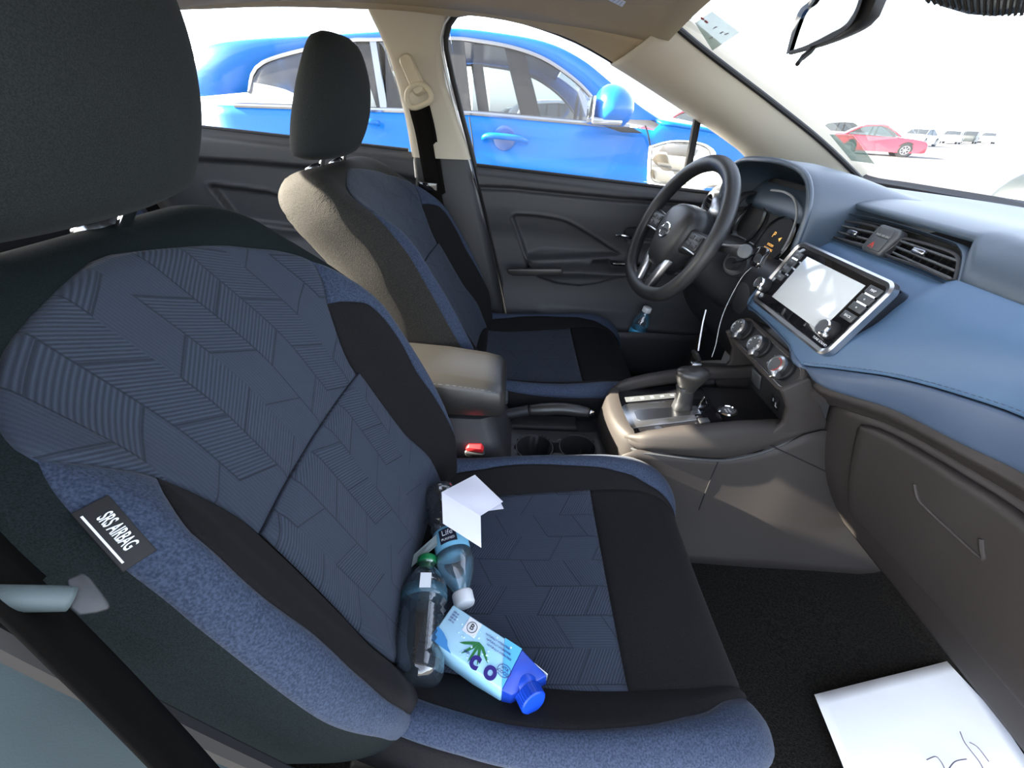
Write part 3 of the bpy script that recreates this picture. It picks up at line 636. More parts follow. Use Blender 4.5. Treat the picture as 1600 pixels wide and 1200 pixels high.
        if y < -.05: G_.append(curve([s3+V3(.014, 0, -.003), s3+V3(.010, 0, -.016), s3*.55+s4*.45+V3(-.006, 0, .0), s4+V3(-.006, 0, .012), s4+V3(.004, 0, .002), s4+V3(.02, 0, .0)], 18))
    # the left end folds forward beside the instruments
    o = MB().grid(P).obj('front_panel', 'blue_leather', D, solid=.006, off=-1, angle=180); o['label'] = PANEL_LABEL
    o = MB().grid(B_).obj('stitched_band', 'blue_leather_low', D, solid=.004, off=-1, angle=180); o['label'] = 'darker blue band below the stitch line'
    MB().grid(G_).obj('lower_ledge', 'warm_plastic', D, solid=.004, off=-1, angle=180)
    # left cheek of the blue panel: from px (1240,350) down to (1165,500)
    Lk = [V3(.824, .145, .760), V3(.76, .150, .70), V3(.712, .150, .62), V3(.705, .148, .592), V3(.715, .148, .575)]
    Lk = curve(Lk, 14); MB().grid([[p for p in Lk], [p+V3(.02, .012, -.01) for p in Lk], [p+V3(.07, .016, -.03) for p in Lk]]).obj('panel_cheek', 'blue_leather', D, solid=.004, off=-1)
    # stitch thread
    st = MB(); sp_ = [V3(aty(a, y, 0)-.003, y, aty(a, y, 2)+.006) for y in np.linspace(-.10, -.69, 90)]
    for p, q in zip(sp_[::1], sp_[1:]): st.tube([p*.85+q*.15, p*.3+q*.7], .0007, 5)
    st.obj('stitching', 'blue_leather_low', D)
    # glove box region
    rowsG = []; yg = np.linspace(-.12, -.70, 40)
    def low(y, t):
        s4 = V3(aty(c, min(y, 0), 0), y, aty(c, min(y, 0), 2))+V3(.006, 0, .0)
        s5 = V3(.93, y, .20)
        return s4*(1-t)+s5*t+V3(-.030, 0, -.012)*math.sin(math.pi*min(t*.9, 1))
    MB().grid([[low(y, t)+V3(.004, 0, 0) for t in np.linspace(0, 1, 24)] for y in yg]).obj('lower_panel', 'warm_plastic', D, solid=.006, off=-1, angle=180)
    yg2 = np.linspace(-.185, -.655, 46); P = []
    for i, y in enumerate(yg2):
        s = i/45; row = []
        for t in np.linspace(0, 1, 30):
            e = min(s, 1-s)*.47; q = min(t, 1-t)*.36; cr = max(0, .03-e)**2+max(0, .03-q)**2; ed = 1-sstep(.0, .0009, cr) if e < .03 and q < .03 else 1
            d = min(e, q); h = .009*(1-math.exp(-d/.004))
            tt = .035+.66*t+(.06*(1-s))*0
            yy = y-(.030*t*(1-s))
            # round the upper left corner
            if e < .03 and q < .03 and t < .5:
                k_ = math.hypot(.03-e, .03-q)
                if k_ > .03: f = (.03/k_); tt += (1-f)*.03/.36*.6; yy -= (1-f)*.03*.6*(1 if s < .5 else -1)
            row.append(low(yy, tt)+V3(-h, 0, .0))
        P.append(row)
    gb = MB().grid(P).obj('glove_box_door', 'warm_plastic', D, solid=.006, off=-1, angle=180)
    def hit(px, py):                                     # meet the glove box surface
        x = .80
        for _ in range(12):
            q = on(px, py, 'x', x); ts = np.linspace(0, 1, 60); zz = [low(q[1], t)[2] for t in ts]; t = float(np.interp(-q[2], [-z for z in zz], ts)); x = x*.4+.6*(low(q[1], t)[0]-.009)
        return q
    MB().tube(curve([hit(1429, 756), hit(1434, 778), hit(1446, 793), hit(1490, 834), hit(1533, 872), hit(1534, 858), hit(1533, 842)], 40), .0032, 8).obj('finger_grip', 'warm_plastic', gb)
    # knee panel and lower dash on the driver side
    P = []
    for y in np.linspace(.10, .68, 22):
        P.append(curve([V3(.86, y, .655), V3(.80, y, .668), V3(.765, y, .660), V3(.748, y, .61), V3(.752, y, .52), V3(.775, y, .42), V3(.85, y, .33), V3(.95, y, .30)], 26))
    MB().grid(P).obj('knee_panel', 'dark_plastic', D, solid=.006, off=-1, angle=180)
    F = Fr(on(1157, 466, 'x', .748)+V3(-.001, 0, 0), (0, -1, 0), (-.04, 0, 1))
    mb = MB(); mb.lathe([(.001, .004), (.033, .004), (.037, .001), (.040, .001), (.041, -.004)], F.o, F.w, 32, cap=False); mb.obj('round_cover', 'door_plastic', D)
    # end of the dash towards the driver door: round vent with a pale ring
    o = on(1106, 326, 'y', .575); F = Fr(o, (-.15, -1, 0), (.20, 0, 1))
    mb = MB(); mb.lathe([(.050, -.03), (.052, .0), (.048, .010), (.040, .010), (.038, -.01)], F.o, F.w, 36, cap=False); v = mb.obj('round_vent', 'satin_silver', D)
    mb = MB(); mb.lathe([(.0, -.012), (.039, -.012)], F.o, F.w, 28, cap=False); mb.obj('vent_back', 'matte_black', v)
    for k in range(-2, 3):
        mb = MB(); wd = 2*math.sqrt(max(.037**2-(k*.013)**2, 0)); F.box(mb, 0, k*.013, -.001, wd, .0025, .014); mb.obj('vane', 'dark_plastic', v)
    P = []
    for y in np.linspace(.50, .70, 10): P.append(curve([V3(.96, y, .80), V3(.84, y, .785), V3(.795, y, .765), V3(.775, y, .70), V3(.76, y, .62)], 14))
    MB().grid(P).obj('end_panel', 'dark_plastic', D, solid=.005, off=-1)
    # ---- centre vents
    F = Fr((.836, -.005, .781), (0, -1, 0), (.34, 0, .94))
    def uv(x, y): return F.px(x, y)
    fo = [uv(*p) for p in ((1283, 366), (1298, 348), (1312, 339), (1330, 336), (1400, 351), (1480, 377), (1497, 386), (1504, 400), (1500, 425), (1490, 446), (1440, 425), (1380, 402), (1330, 384))]
    mb = MB(); loop = [F.p(a_, b_, .003) for a_, b_ in fo]
    lp = curve(loop+[loop[0]], 70); ce = sum(loop)/len(loop)
    mb.grid([[p-F.w*.030 for p in lp], lp, [p+F.w*.003+(p-ce)*.03 for p in lp], [ce+(p-ce)*1.09-F.w*.004 for p in lp], [ce+(p-ce)*1.13-F.w*.016 for p in lp]]); mb.obj('vent_surround', 'dash_pad', D)
    mb = MB(); F.plate(mb, fo, -.035, -.030); mb.obj('vent_cavity', 'matte_black', D)
    def quad(pp, w0, w1): return [F.p(*uv(*p), 0) for p in pp]
    def vent(outline, blades, tab):
        mb = MB(); L_ = [F.p(*uv(*p), .002) for p in outline]; mb.tube(curve(L_+[L_[0]], 50)[:-1], .0025, 6, closed=True); v = mb.obj('air_vent', 'dark_plastic', D)
        for (p, q) in blades:
            a_, b_ = uv(*p), uv(*q); mb = MB(); A, B = F.p(*a_, -.004), F.p(*b_, -.004); dr = unit(B-A); nn = unit(np.cross(F.w, dr)); mb.box((A+B)/2, (np.linalg.norm(B-A), .0035, .016), (dr, nn, unit(np.cross(dr, nn)))); mb.obj('vane', 'button_grey', v, bevel=.001)
        a_ = uv(*tab); mb = MB(); F.box(mb, a_[0], a_[1], .006, .024, .009, .012); mb.obj('vane_tab', 'dark_chrome', v, bevel=.0025)
        for k in range(-4, 5):
            mb = MB(); m0 = np.mean([uv(*p) for p in outline], axis=0); F.box(mb, m0[0]+k*.014, m0[1], -.020, .0015, .030, .010); mb.obj('rear_vane', 'matte_black', v)
    vent(((1292, 366), (1310, 349), (1330, 347), (1375, 358), (1366, 378), (1355, 386), (1320, 376)),
         (((1312, 352), (1372, 366)), ((1304, 361), (1366, 377)), ((1297, 369), (1358, 385))), (1337, 366))
    vent(((1398, 386), (1410, 374), (1430, 377), (1480, 392), (1498, 404), (1496, 425), (1488, 438), (1440, 418), (1385, 398)),
         (((1408, 377), (1500, 409)), ((1401, 386), (1494, 424)), ((1396, 395), (1488, 436))), (1441, 396))
    cb = [uv(*p) for p in ((1384, 352), (1414, 362), (1410, 372), (1376, 403), (1350, 392), (1352, 385), (1375, 358))]
    mb = MB(); F.plate(mb, cb, -.012, .009); sw = mb.obj('switch_block', 'button_grey', D, bevel=.004, seg=3)
    b1 = [uv(*p) for p in ((1383, 357), (1405, 364), (1396, 377), (1374, 370))]; b2 = [uv(*p) for p in ((1373, 372), (1394, 379), (1378, 397), (1356, 389))]
    mb = MB(); F.plate(mb, b1, .008, .0105); k = mb.obj('airbag_lamp_panel', 'button_grey', sw, bevel=.001)
    mb = MB(); F.plate(mb, b2, .008, .0115); k = mb.obj('hazard_button', 'button_grey', sw, bevel=.001)
    c1 = uv(1386, 372); text('PASS AIR BAG', .0052, F, c1[0], c1[1], .0107, 'grey_mark', sw)
    c2 = uv(1369, 386); tri = [F.p(c2[0]+math.cos(t)*.0065, c2[1]+math.sin(t)*.0065-.001, .0118) for t in (math.pi/2, math.pi*7/6, math.pi*11/6)]
    mb = MB(); mb.tube(tri, .0008, 6, closed=True); mb.tube([F.p(c2[0], c2[1], .0118)+(q-F.p(c2[0], c2[1]-.001, .0118))*.45 for q in tri], .0007, 6, closed=True); mb.obj('warning_triangle', 'red_mark', sw)
    # ---- head unit
    F = Fr((.731, 0, .674), (0, -1, 0), (.38, 0, .925)); H = F
    mb = MB(); F.plate(mb, rrect(.258, .140, .016), -.045, .0); hu = mb.obj('infotainment_unit', 'gloss_black', D, bevel=.002)
    A = [F.p(a_, b_, .002) for a_, b_ in rrect(.258, .140, .016)]; mb = MB(); 
    rings = []
    rr = rrect(.258, .140, .016, 6); ri = rrect(.246, .128, .011, 6); ro = rrect(.266, .148, .019, 6)
    mb.grid([[F.p(a_, b_, -.010) for a_, b_ in ro+ro[:1]], [F.p(a_, b_, .003) for a_, b_ in ro+ro[:1]], [F.p(a_, b_, .006) for a_, b_ in rr+rr[:1]], [F.p(a_, b_, .003) for a_, b_ in ri+ri[:1]], [F.p(a_, b_, -.002) for a_, b_ in ri+ri[:1]]])
    mb.obj('unit_frame', 'satin_silver', hu)
    q = [F.px(*p) for p in ((1261, 404), (1356, 445), (1282, 515), (1206, 462))]
    mb = MB(); F.plate(mb, [(-.084, .052), (.082, .052), (.082, -.044), (-.084, -.044)], .0005, .0018); mb.obj('screen', 'screen_glass', hu, bevel=.0005)
    for i, (v_, s_) in enumerate(((.046, ''), (.030, '/\\'), (.014, '||'), (-.004, 'CAM'))):
        mb = MB(); F.box(mb, -.106, v_, .003, .024, .0125, .005); bt = mb.obj('button', 'button_grey', hu, bevel=.001); text(['FM', '^', 'II', 'CAM'][i], .0055, F, -.106, v_, .0057, 'grey_mark', bt)
        if i < 3: mb = MB(); F.box(mb, -.106, v_-.008, .0022, .018, .0028, .003); mb.obj('bright_strip', 'chrome', hu)
    for i, (v_, tx_) in enumerate(((.050, 'MAP'), (.034, '▦'), (.018, '▮'), (.000, 'BACK'))):
        mb = MB(); F.box(mb, .106, v_, .003, .028, .0135, .005); bt = mb.obj('button', 'button_grey', hu, bevel=.001); text(tx_ if i in (0, 3) else 'o', .0058, F, .106, v_, .0057, 'white_mark', bt)
        if i in (0, 1): mb = MB(); F.box(mb, .106, v_-.008, .0022, .022, .0028, .003); mb.obj('bright_strip', 'chrome', hu)
    for (px_, r) in (((1197, 447), .0145), ((1299, 517), .0150)):
        c_ = F.px(*px_); c_ = (c_[0]+.0, c_[1]); mb = MB(); mb.lathe([(r+.002, 0), (r+.001, .010), (r*.93, .020)], F.p(c_[0], c_[1], .0), F.w, 28); kb = mb.obj('knob', 'matte_black', hu, bevel=.001)
        mb = MB(); mb.lathe([(r*.95, .017), (r*.93, .022), (r*.80, .024), (r*.76, .022)], F.p(c_[0], c_[1], .0), F.w, 32, cap=False); mb.obj('knob_ring', 'chrome', kb)
        mb = MB(); mb.lathe([(0, .0225), (r*.77, .0225)], F.p(c_[0], c_[1], .0), F.w, 24, cap=False); mb.obj('knob_face', 'button_grey', kb)
        mb = MB(); F.box(mb, c_[0]+.011, c_[1]-.009, .016, .010, .008, .010); mb.obj('knob_pointer', 'satin_silver', kb, bevel=.002)
    text('TUNE SOUND', .0060, F, .098, -.057, .001, 'white_mark', hu); text('VOL', .0055, F, -.114, -.054, .001, 'white_mark', hu); text('(i)', .006, F, -.119, -.018, .001, 'grey_mark', hu)
    # ---- climate panel
    F = Fr((.692, .006, .540), (0, -1, 0), (.42, 0, .91))
    ol = rrect(.262, .066, .032, 8); oi = rrect(.244, .050, .024, 8)
    mb = MB(); mb.grid([[F.p(a_*1.02, b_*1.15, -.07) for a_, b_ in ol+ol[:1]], [F.p(a_, b_, -.006) for a_, b_ in ol+ol[:1]], [F.p(a_*.985, b_*.96, .003) for a_, b_ in ol+ol[:1]], [F.p(a_, b_, .004) for a_, b_ in oi+oi[:1]], [F.p(a_, b_, -.004) for a_, b_ in oi+oi[:1]]])
    cp_ = mb.obj('climate_panel', 'warm_plastic', D)
    mb = MB(); F.plate(mb, oi, -.006, -.003); mb.obj('panel_face', 'dark_plastic', cp_)
    mb = MB(); pp = [F.p(a_*.985, b_*.985, .0005) for a_, b_ in oi]; mb.tube(pp, .0013, 6, closed=True); mb.obj('bright_edge', 'satin_silver', cp_)
    for i, px_ in enumerate(((1160, 517), (1186, 543), (1220, 576))):
        c_ = F.px(*px_); c_ = (c_[0]+.006, c_[1]+.004); r = .0205
        mb = MB(); mb.lathe([(r+.003, -.002), (r+.003, .004), (r, .006), (r*.96, .020)], F.p(*c_, 0), F.w, 32); kb = mb.obj('climate_knob', 'matte_black', cp_)
        mb = MB(); mb.lathe([(r*.97, .016), (r*.96, .023), (r*.76, .026), (r*.72, .023)], F.p(*c_, 0), F.w, 36, cap=False); mb.obj('knob_ring', 'satin_silver', kb)
        mb = MB(); mb.lathe([(0, .0235), (r*.81, .0235)], F.p(*c_, 0), F.w, 28, cap=False); mb.obj('knob_face', 'button_grey', kb)
        mb = MB(); G = Fr(F.p(*c_, 0), F.u*.64+F.v*-.77, F.u*.77+F.v*.64); mb.prism([G.p(*p, .010) for p in ((r*.72, .009), (r*1.35, .0065), (r*1.35, -.0065), (r*.72, -.009))], F.w*.016); mb.obj('knob_pointer', 'satin_silver', kb, bevel=.002)
        if i == 2: mb = MB(); mb.tube([F.p(c_[0]+math.cos(t)*r*.62, c_[1]+math.sin(t)*r*.62, .0242) for t in np.linspace(-1.2, 1.9, 16)], .0008, 6); mb.obj('heat_mark', 'red_mark', kb)
        else:
            mb = MB()
            for t in np.linspace(-.6, 3.8, 7): mb.box(F.p(c_[0]+math.cos(t)*r*.6, c_[1]+math.sin(t)*r*.6, .0238), (.0022, .0022, .0004), F.ax())
            mb.obj('dial_mark', 'white_mark', kb)
    text('A/C', .005, F, -.050, .012, -.0028, 'white_mark', cp_); text('=', .007, F, .030, .008, -.0028, 'white_mark', cp_); text('@', .006, F, .030, -.010, -.0028, 'white_mark', cp_)
    # USB and socket panel under it, cubby
    F = Fr((.752, .0, .455), (0, -1, 0), (-.28, 0, .96))
    mb = MB(); F.plate(mb, [(-.115, -.075), (.125, -.075), (.125, .085), (-.115, .085)], -.03, 0); ub = mb.obj('socket_panel', 'dark_plastic', D)
    c_ = F.px(1212, 628); mb = MB(); F.box(mb, c_[0], c_[1], .0015, .030, .032, .003); s_ = mb.obj('usb_plate', 'matte_black', ub, bevel=.001)
    mb = MB(); F.box(mb, c_[0]-.005, c_[1]+.004, .0035, .003, .008, .001); F.box(mb, c_[0]+.006, c_[1]-.002, .0035, .0022, .011, .001); F.box(mb, c_[0]+.009, c_[1]-.007, .0035, .006, .002, .001); mb.obj('usb_mark', 'white_mark', s_)
    c_ = F.px(1183, 590); mb = MB(); F.box(mb, c_[0], c_[1], .003, .046, .040, .006); s_ = mb.obj('socket_cap', 'button_grey', ub, bevel=.003)
dashboard()

# ------------------------------------------------------------------ steering wheel and column
def steering():
    yw, tl = math.radians(6), math.radians(22); u = V3(math.sin(yw), -math.cos(yw), 0); v = V3(math.sin(tl), 0, math.cos(tl))
    o = V3(.552, .312, .705); T = thing('steering_wheel', 'black steering wheel with silver spokes and flattened bottom rim', 'steering wheel', tuple(o))
    F = Fr(o, u, v)
    rim = []
    for k in range(72):
        t = 2*math.pi*k/72; R_ = .171; x, y = R_*math.cos(t), R_*math.sin(t)
        if y < -.128: y = -.128-(-.128-y)*.62
        rim.append(F.p(x, y, 0))
    MB().tube(rim, [.0178]*72, 14, closed=True).obj('rim', 'steer_leather', T, angle=180)
    # spokes
    for sd in (-1, 1):
        mb = MB(); mb.loft([[F.p(sd*x, y+dy, w) for (dy, w) in ((.026*k, -.016), (.026*k, -.004), (.020*k, .004), (-.020*k, .004), (-.026*k, -.004), (-.026*k, -.016))] for x, y, k in ((.055, .0, 1.25), (.10, .004, 1.0), (.158, .008, 1.0))])
        s = mb.obj('spoke', 'steer_leather', T, bevel=.003)
        mb = MB(); F.box(mb, sd*.112, .006, .006, .052, .034, .006); b = mb.obj('button_pad', 'button_grey', s, bevel=.002)
        for dx, dy in ((-.014, .009), (.014, .009), (-.014, -.008), (.014, -.008)):
            mb = MB(); F.box(mb, sd*.112+dx, .006+dy, .0098, .020, .010, .0015); mb.obj('button', 'dark_plastic', b, bevel=.0007)
        mb = MB(); F.box(mb, sd*.112, -.015, .0060, .060, .005, .005); mb.obj('silver_trim', 'satin_silver', s, bevel=.0015)
    for sd in (-1, 1):
        mb = MB(); mb.prism([F.p(*p, -.012) for p in ((sd*.034, -.062), (sd*.062, -.054), (sd*.044, -.150), (sd*.018, -.154))], F.w*.020)
        mb.obj('lower_spoke', 'satin_silver', T, bevel=.004)
    mb = MB(); mb.prism([F.p(*p, -.012) for p in ((-.036, -.138), (.036, -.138), (.048, -.156), (-.048, -.156))], F.w*.018); mb.obj('spoke_foot', 'dark_chrome', T, bevel=.003)
    # hub
    hub = [(-.062, .030), (-.050, .052), (-.02, .062), (.02, .062), (.050, .052), (.062, .030), (.060, -.010), (.046, -.050), (.025, -.074), (-.025, -.074), (-.046, -.050), (-.060, -.010)]
    hc = [V3(*p) for p in hub]; hc = curve(hc+[hc[0]], 49)[:-1]
    mb = MB(); mb.loft([[F.p(p[0]*k, p[1]*k, w) for p in hc] for k, w in ((1.22, -.04), (1.2, -.015), (1.12, .006), (1.0, .016), (.80, .023), (.40, .027), (.02, .028))]); mb.obj('hub_cover', 'steer_leather', T, angle=180)
    mb = MB(); rr_ = [F.p(.021*math.cos(t), .0175*math.sin(t)-.002, .028) for t in np.linspace(0, 2*math.pi, 33)[:-1]]; mb.tube(rr_, .0026, 8, closed=True); F.box(mb, 0, -.002, .029, .050, .0095, .003); em = mb.obj('round_emblem', 'chrome', T)
    text('NISSAN', .0085, F, 0, -.002, .0306, 'matte_black', em, sx=1.1)
    # column shroud and stalks belong to the dash side
    S = thing('steering_column', 'dark steering column shroud behind the wheel with stalks and key switch', 'steering column', (.66, .33, .66))
    ax = -F.w; c0 = o+ax*.035; rings = []
    for d_, ru, rv, dv in ((0, .055, .050, -.008), (.04, .060, .054, -.016), (.10, .062, .056, -.030), (.20, .062, .058, -.055)):
        rings.append([c0+ax*d_+F.u*math.copysign(abs(math.cos(t))**.8, math.cos(t))*ru+F.v*(math.copysign(abs(math.sin(t))**.8, math.sin(t))*rv+dv) for t in np.linspace(0, 2*math.pi, 33)[:-1]])
    MB().loft(rings).obj('shroud', 'dark_plastic', S, angle=60)
    # right stalk, ends in a round grey knob
    a = c0+ax*.03+F.u*.05+F.v*.01; e = on(1163, 393, 'x', .60)
    mb = MB(); mb.tube([a, a*.4+e*.6, e], [.010, .009, .013], 14); sk_ = mb.obj('wiper_stalk', 'dark_plastic', S)
    mb = MB(); mb.lathe([(.0125, 0), (.014, .006), (.012, .012), (.0, .013)], e, unit(CP-e), 20, cap=False); mb.obj('stalk_end', 'button_grey', sk_)
    # key switch
    k0 = on(1150, 412, 'x', .675); dr = unit(V3(-.80, -.55, .2))
    mb = MB(); mb.lathe([(.030, -.02), (.031, .0), (.027, .006), (.022, .004)], k0, dr, 28); ks = mb.obj('key_switch', 'dark_plastic', S)
    mb = MB(); mb.lathe([(.016, 0), (.015, .022), (.013, .026)], k0, dr, 20); mb.obj('switch_knob', 'matte_black', ks)
    # left stalk
    mb = MB(); a2 = c0+ax*.03-F.u*.05; mb.tube([a2, a2-F.u*.12+F.v*.02], [.009, .011], 12); mb.obj('lamp_stalk', 'dark_plastic', S)
    # keys hanging on the switch, with a thin wire tag
    K = thing('key_bunch', 'black car key with fob hanging from the column beside the wheel', 'keys', tuple(k0+dr*.03))
    c1 = on(1187, 402, 'x', .645); G = Fr(c1, V3(.25, -.9, .1), V3(.3, 0, .95)); mb = MB(); G.plate(mb, rrect(.026, .040, .009), -.006, .006); mb.obj('fob', 'gloss_black', K, bevel=.002, seg=2)
    mb = MB(); mb.tube([k0+dr*.020, (k0+dr*.03+c1)/2, c1+V3(0, .01, .01)], .0022, 8); mb.obj('key_blade', 'dark_chrome', K)
    mb = MB(); mb.lathe([(.0, .0), (.008, .0), (.009, .003), (.0, .004)], G.p(.004, -.003, .006), G.w, 20, cap=False); mb.obj('key_button', 'button_grey', K)
    wire = curve([on(*p, 'x', x) for p, x in (((1174, 418), .64), ((1160, 432), .635), ((1145, 458), .63), ((1132, 485), .62), ((1124, 510), .615), ((1118, 540), .61), ((1112, 558), .605))], 30)
    w = MB().tube(wire, .0009, 6).obj('hanging_wire', 'grey_mark', None); tag(w, 'thin pale wire hanging down from the key switch past the console', 'wire')
    tie = curve([on(*p, 'x', x) for p, x in (((1103, 484), .62), ((1098, 505), .615), ((1094, 528), .61), ((1091, 548), .605))], 16)
    w = MB().tube(tie, .0017, 6).obj('cable_tie', 'white_mark', None); tag(w, 'white plastic tie sticking up behind the gear lever', 'cable tie')
    t2 = on(1088, 556, 'x', .605); w = MB(); G = Fr(t2, V3(.2, -.95, .1), V3(-.5, -.2, .8)); w = G.plate(w, rrect(.024, .030, .006), -.004, .004).obj('key_tag', 'matte_black', None, bevel=.002); tag(w, 'small black tag below the white tie behind the gear lever', 'key tag')
steering()

# ------------------------------------------------------------------ centre console
def console():
    T = thing('center_console', 'dark centre console with two cup holders between the front seats', 'console', (.3, 0, .05))
    # tunnel flanks (they lean in a little towards the top)
    for sd in (-1, 1):
        P = []
        for x in np.linspace(-.45, 1.28, 60):
            top = spl([-.45, .10, .36, .42, .60, .70, .78, .86, .95, 1.28], [.275, .272, .285, .352, .348, .378, .44, .42, .40, .38], x)
            wf = .045*max(0, x-.40); yb = .178+wf; yt = .116+wf
            P.append([V3(x, sd*(yb*(1-t)+yt*t-.010*math.sin(math.pi*t)*sstep(.95, .6, x)), .05+(top-.05)*t) for t in np.linspace(0, 1, 14)])
        MB().grid(P).obj('tunnel_flank', 'warm_plastic', T, solid=.004, off=-1 if sd < 0 else 1, angle=180)
    # panel gap lines on the passenger flank
    def fl(px, py):                                       # meet the passenger flank
        y = -.14
        for _ in range(14):
            q = on(px, py, 'y', y); x, z = q[0], q[2]; top = spl([-.45, .10, .36, .42, .60, .70, .78, .86, .95, 1.28], [.275, .272, .285, .352, .348, .378, .44, .42, .40, .38], x)
            wf = .045*max(0, x-.40); yb = .178+wf+.030*sstep(.85, 1.15, x)*0; yt = .116+wf; t = min(max((z-.05)/(top-.05), 0), 1)
            y = -(yb*(1-t)+yt*t-.010*math.sin(math.pi*t)*sstep(.95, .6, x))-.0005
        return q
    MB().tube([fl(1124, 712), fl(1121, 725), fl(1112, 745), fl(1102, 770), fl(1092, 797)], .0013, 6).obj('panel_gap', 'matte_black', T)
    MB().tube([fl(x_, 692+(x_-1195)*.47) for x_ in range(1195, 1350, 15)], .0014, 6).obj('panel_gap', 'matte_black', T)
    # stack cheek beside the climate controls
    ol = [on(*p, 'y', -.128) for p in ((1190, 692), (1225, 664), (1232, 640), (1222, 612), (1248, 600), (1268, 592), (1290, 650), (1330, 745), (1350, 765))]
    ol = [V3(p[0], -.126, p[2]) for p in ol]+[V3(1.15, -.126, .25), V3(.80, -.126, .20)]
    MB().prism(ol, (0, .012, 0)).obj('stack_cheek', 'warm_plastic', T, bevel=.004, seg=2)
    ol2 = [V3(p[0], .114, p[2]) for p in ol]; MB().prism(ol2, (0, .012, 0)).obj('stack_cheek', 'warm_plastic', T, bevel=.004, seg=2)
    # rear deck with the cup holder wells
    xs = np.linspace(-.45, .43, 120); ys = np.linspace(-.118, .118, 60); H = []
    cups = [on(835, 700, 'z', .272), on(902, 700, 'z', .272)]
    for x in xs:
        row = []
        for y in ys:
            z = .275-.010*sstep(.10, .14, x)*0+.012*(abs(y)/.118)**6*-1
            d = min(math.hypot(x-c[0], y-c[1])/(.044) for c in cups)
            br = 1 if not (cups[0][0] < x < cups[1][0] and abs(y-cups[0][1]) < .018) else .6
            z -= .075*(1-sstep(.90, 1.0, d))
            if cups[0][0] < x < cups[1][0] and abs(y-cups[0][1]) < .016 and d > .9: z -= .055
            z += .075*sstep(.37, .43, x)
            if x > .05: z -= .018*sstep(.028, .034, y)*sstep(.42, .39, x)
            row.append((x, y, z))
        H.append(row)
    MB().grid(H).obj('cup_holder_deck', 'dark_plastic', T, solid=.003, off=-1, angle=50)
    for c in cups:
        MB().tube([V3(c[0]+.0445*math.cos(t), c[1]+.0445*math.sin(t), .2745) for t in np.linspace(0, 2*math.pi, 33)[:-1]], .0018, 6, closed=True).obj('cup_holder_rim', 'dark_plastic', T)
        mb = MB(); mb.lathe([(0, 0), (.040, 0)], V3(c[0], c[1], .2005), (0, 0, 1), 24, cap=False); mb.obj('cup_mat', 'rubber', T)
    # armrest box and padded lid
    mb = MB(); rings = []
    for z, x1, w in ((.26, .165, .118), (.29, .15, .112), (.34, .128, .098), (.375, .118, .088), (.395, .115, .084)):
        rings.append([V3(a, b, z) for a, b in ((-.40, -w), (x1-.03, -w), (x1-.006, -w+.01), (x1, -w+.035), (x1, w-.035), (x1-.006, w-.01), (x1-.03, w), (-.40, w))])
    mb.loft(rings).obj('console_box', 'dark_plastic', T, angle=70)
    L_ = thing('_', '', '', (0, 0, 0)); bpy.data.objects.remove(L_)
    rings = []; 
    def lidsec(x, w, zt, zb): return [V3(x, a*w, zb+(zt-zb)*b) for a, b in ((-.90, 0), (-1, .12), (-1.0, .45), (-.97, .78), (-.86, .95), (-.6, 1.0), (0, 1.02), (.6, 1.0), (.86, .95), (.97, .78), (1, .45), (1, .12), (.90, 0))]
    for x, w, zt, zb in ((-.34, .070, .475, .43), (-.33, .080, .49, .41), (-.24, .084, .497, .40), (-.12, .084, .497, .398), (.0, .083, .490, .396), (.09, .082, .478, .394), (.125, .080, .470, .394), (.136, .074, .460, .40), (.139, .062, .445, .415)): rings.append(lidsec(x, w, zt, zb))
    lid = MB().loft(rings).obj('armrest_lid', 'armrest_leather', T, angle=60); lid['label'] = 'padded leather-look armrest lid with stitched seam'
    st = MB(); pts = curve([V3(-.2, -.0795, .4865), V3(0, -.0785, .4795), V3(.09, -.0775, .4685), V3(.125, -.0755, .4605)], 60)
    for p, q in zip(pts[::2], pts[1::2]): st.tube([p, q], .0008, 5)
    st.obj('stitching', 'button_grey', lid)
    MB().tube([V3(.139, -.02, .395), V3(.139, .02, .395)], .006, 8).obj('latch', 'dark_plastic', T)
    # parking brake lying on the driver side of the deck
    Bk = thing('parking_brake', 'black parking brake lever with bright release button beside the cup holders', 'parking brake', (.15, .06, .27))
    a, b, c = V3(.10, .062, .285), V3(.20, .060, .312), V3(.355, .055, .315)
    mb = MB(); mb.tube(curve([a, V3(.16, .061, .300), b], 8), [.014]*8, 12); mb.obj('lever', 'dark_plastic', Bk)
    mb = MB(); mb.tube(curve([b, V3(.28, .058, .322), V3(.34, .056, .317), c], 16), list(np.interp(range(16), [0, 4, 12, 15], [.013, .0165, .0155, .012])), 16); mb.obj('grip', 'armrest_leather', Bk, angle=180)
    mb = MB(); mb.lathe([(.0085, 0), (.0085, .010), (.006, .013), (0, .0135)], c, (1, -.04, -.05), 16, cap=False); mb.obj('release_button', 'chrome', Bk)
    mb = MB(); mb.box((.20, .062, .268), (.26, .05, .02)); mb.obj('lever_gaiter', 'matte_black', Bk, bevel=.006)
    # ---- gear selector pod
    for sd in (-1, 1):
        xs = np.linspace(.405, .800, 30); P = []
        for x in xs:
            crest = spl([.405, .45, .56, .66, .72, .80], [.366, .392, .420, .436, .440, .455], x); low_ = spl([.405, .45, .6, .68, .74, .80], [.345, .348, .345, .368, .410, .450], x)
            inn = spl([.405, .44, .6, .8], [.080, .092, .096, .098], x); out_ = spl([.405, .44, .6, .74, .80], [.088, .116, .130, .126, .112], x)
            P.append([V3(x, sd*q[0], q[1]) for q in curve([V3(inn-.004, crest-.03), V3(inn, crest-.004), V3(inn+.006, crest), V3((inn+out_)/2+.006, crest-.004), V3(out_-.002, crest*.72+low_*.28), V3(out_+.003, crest*.35+low_*.65), V3(out_-.004, low_)], 16)])
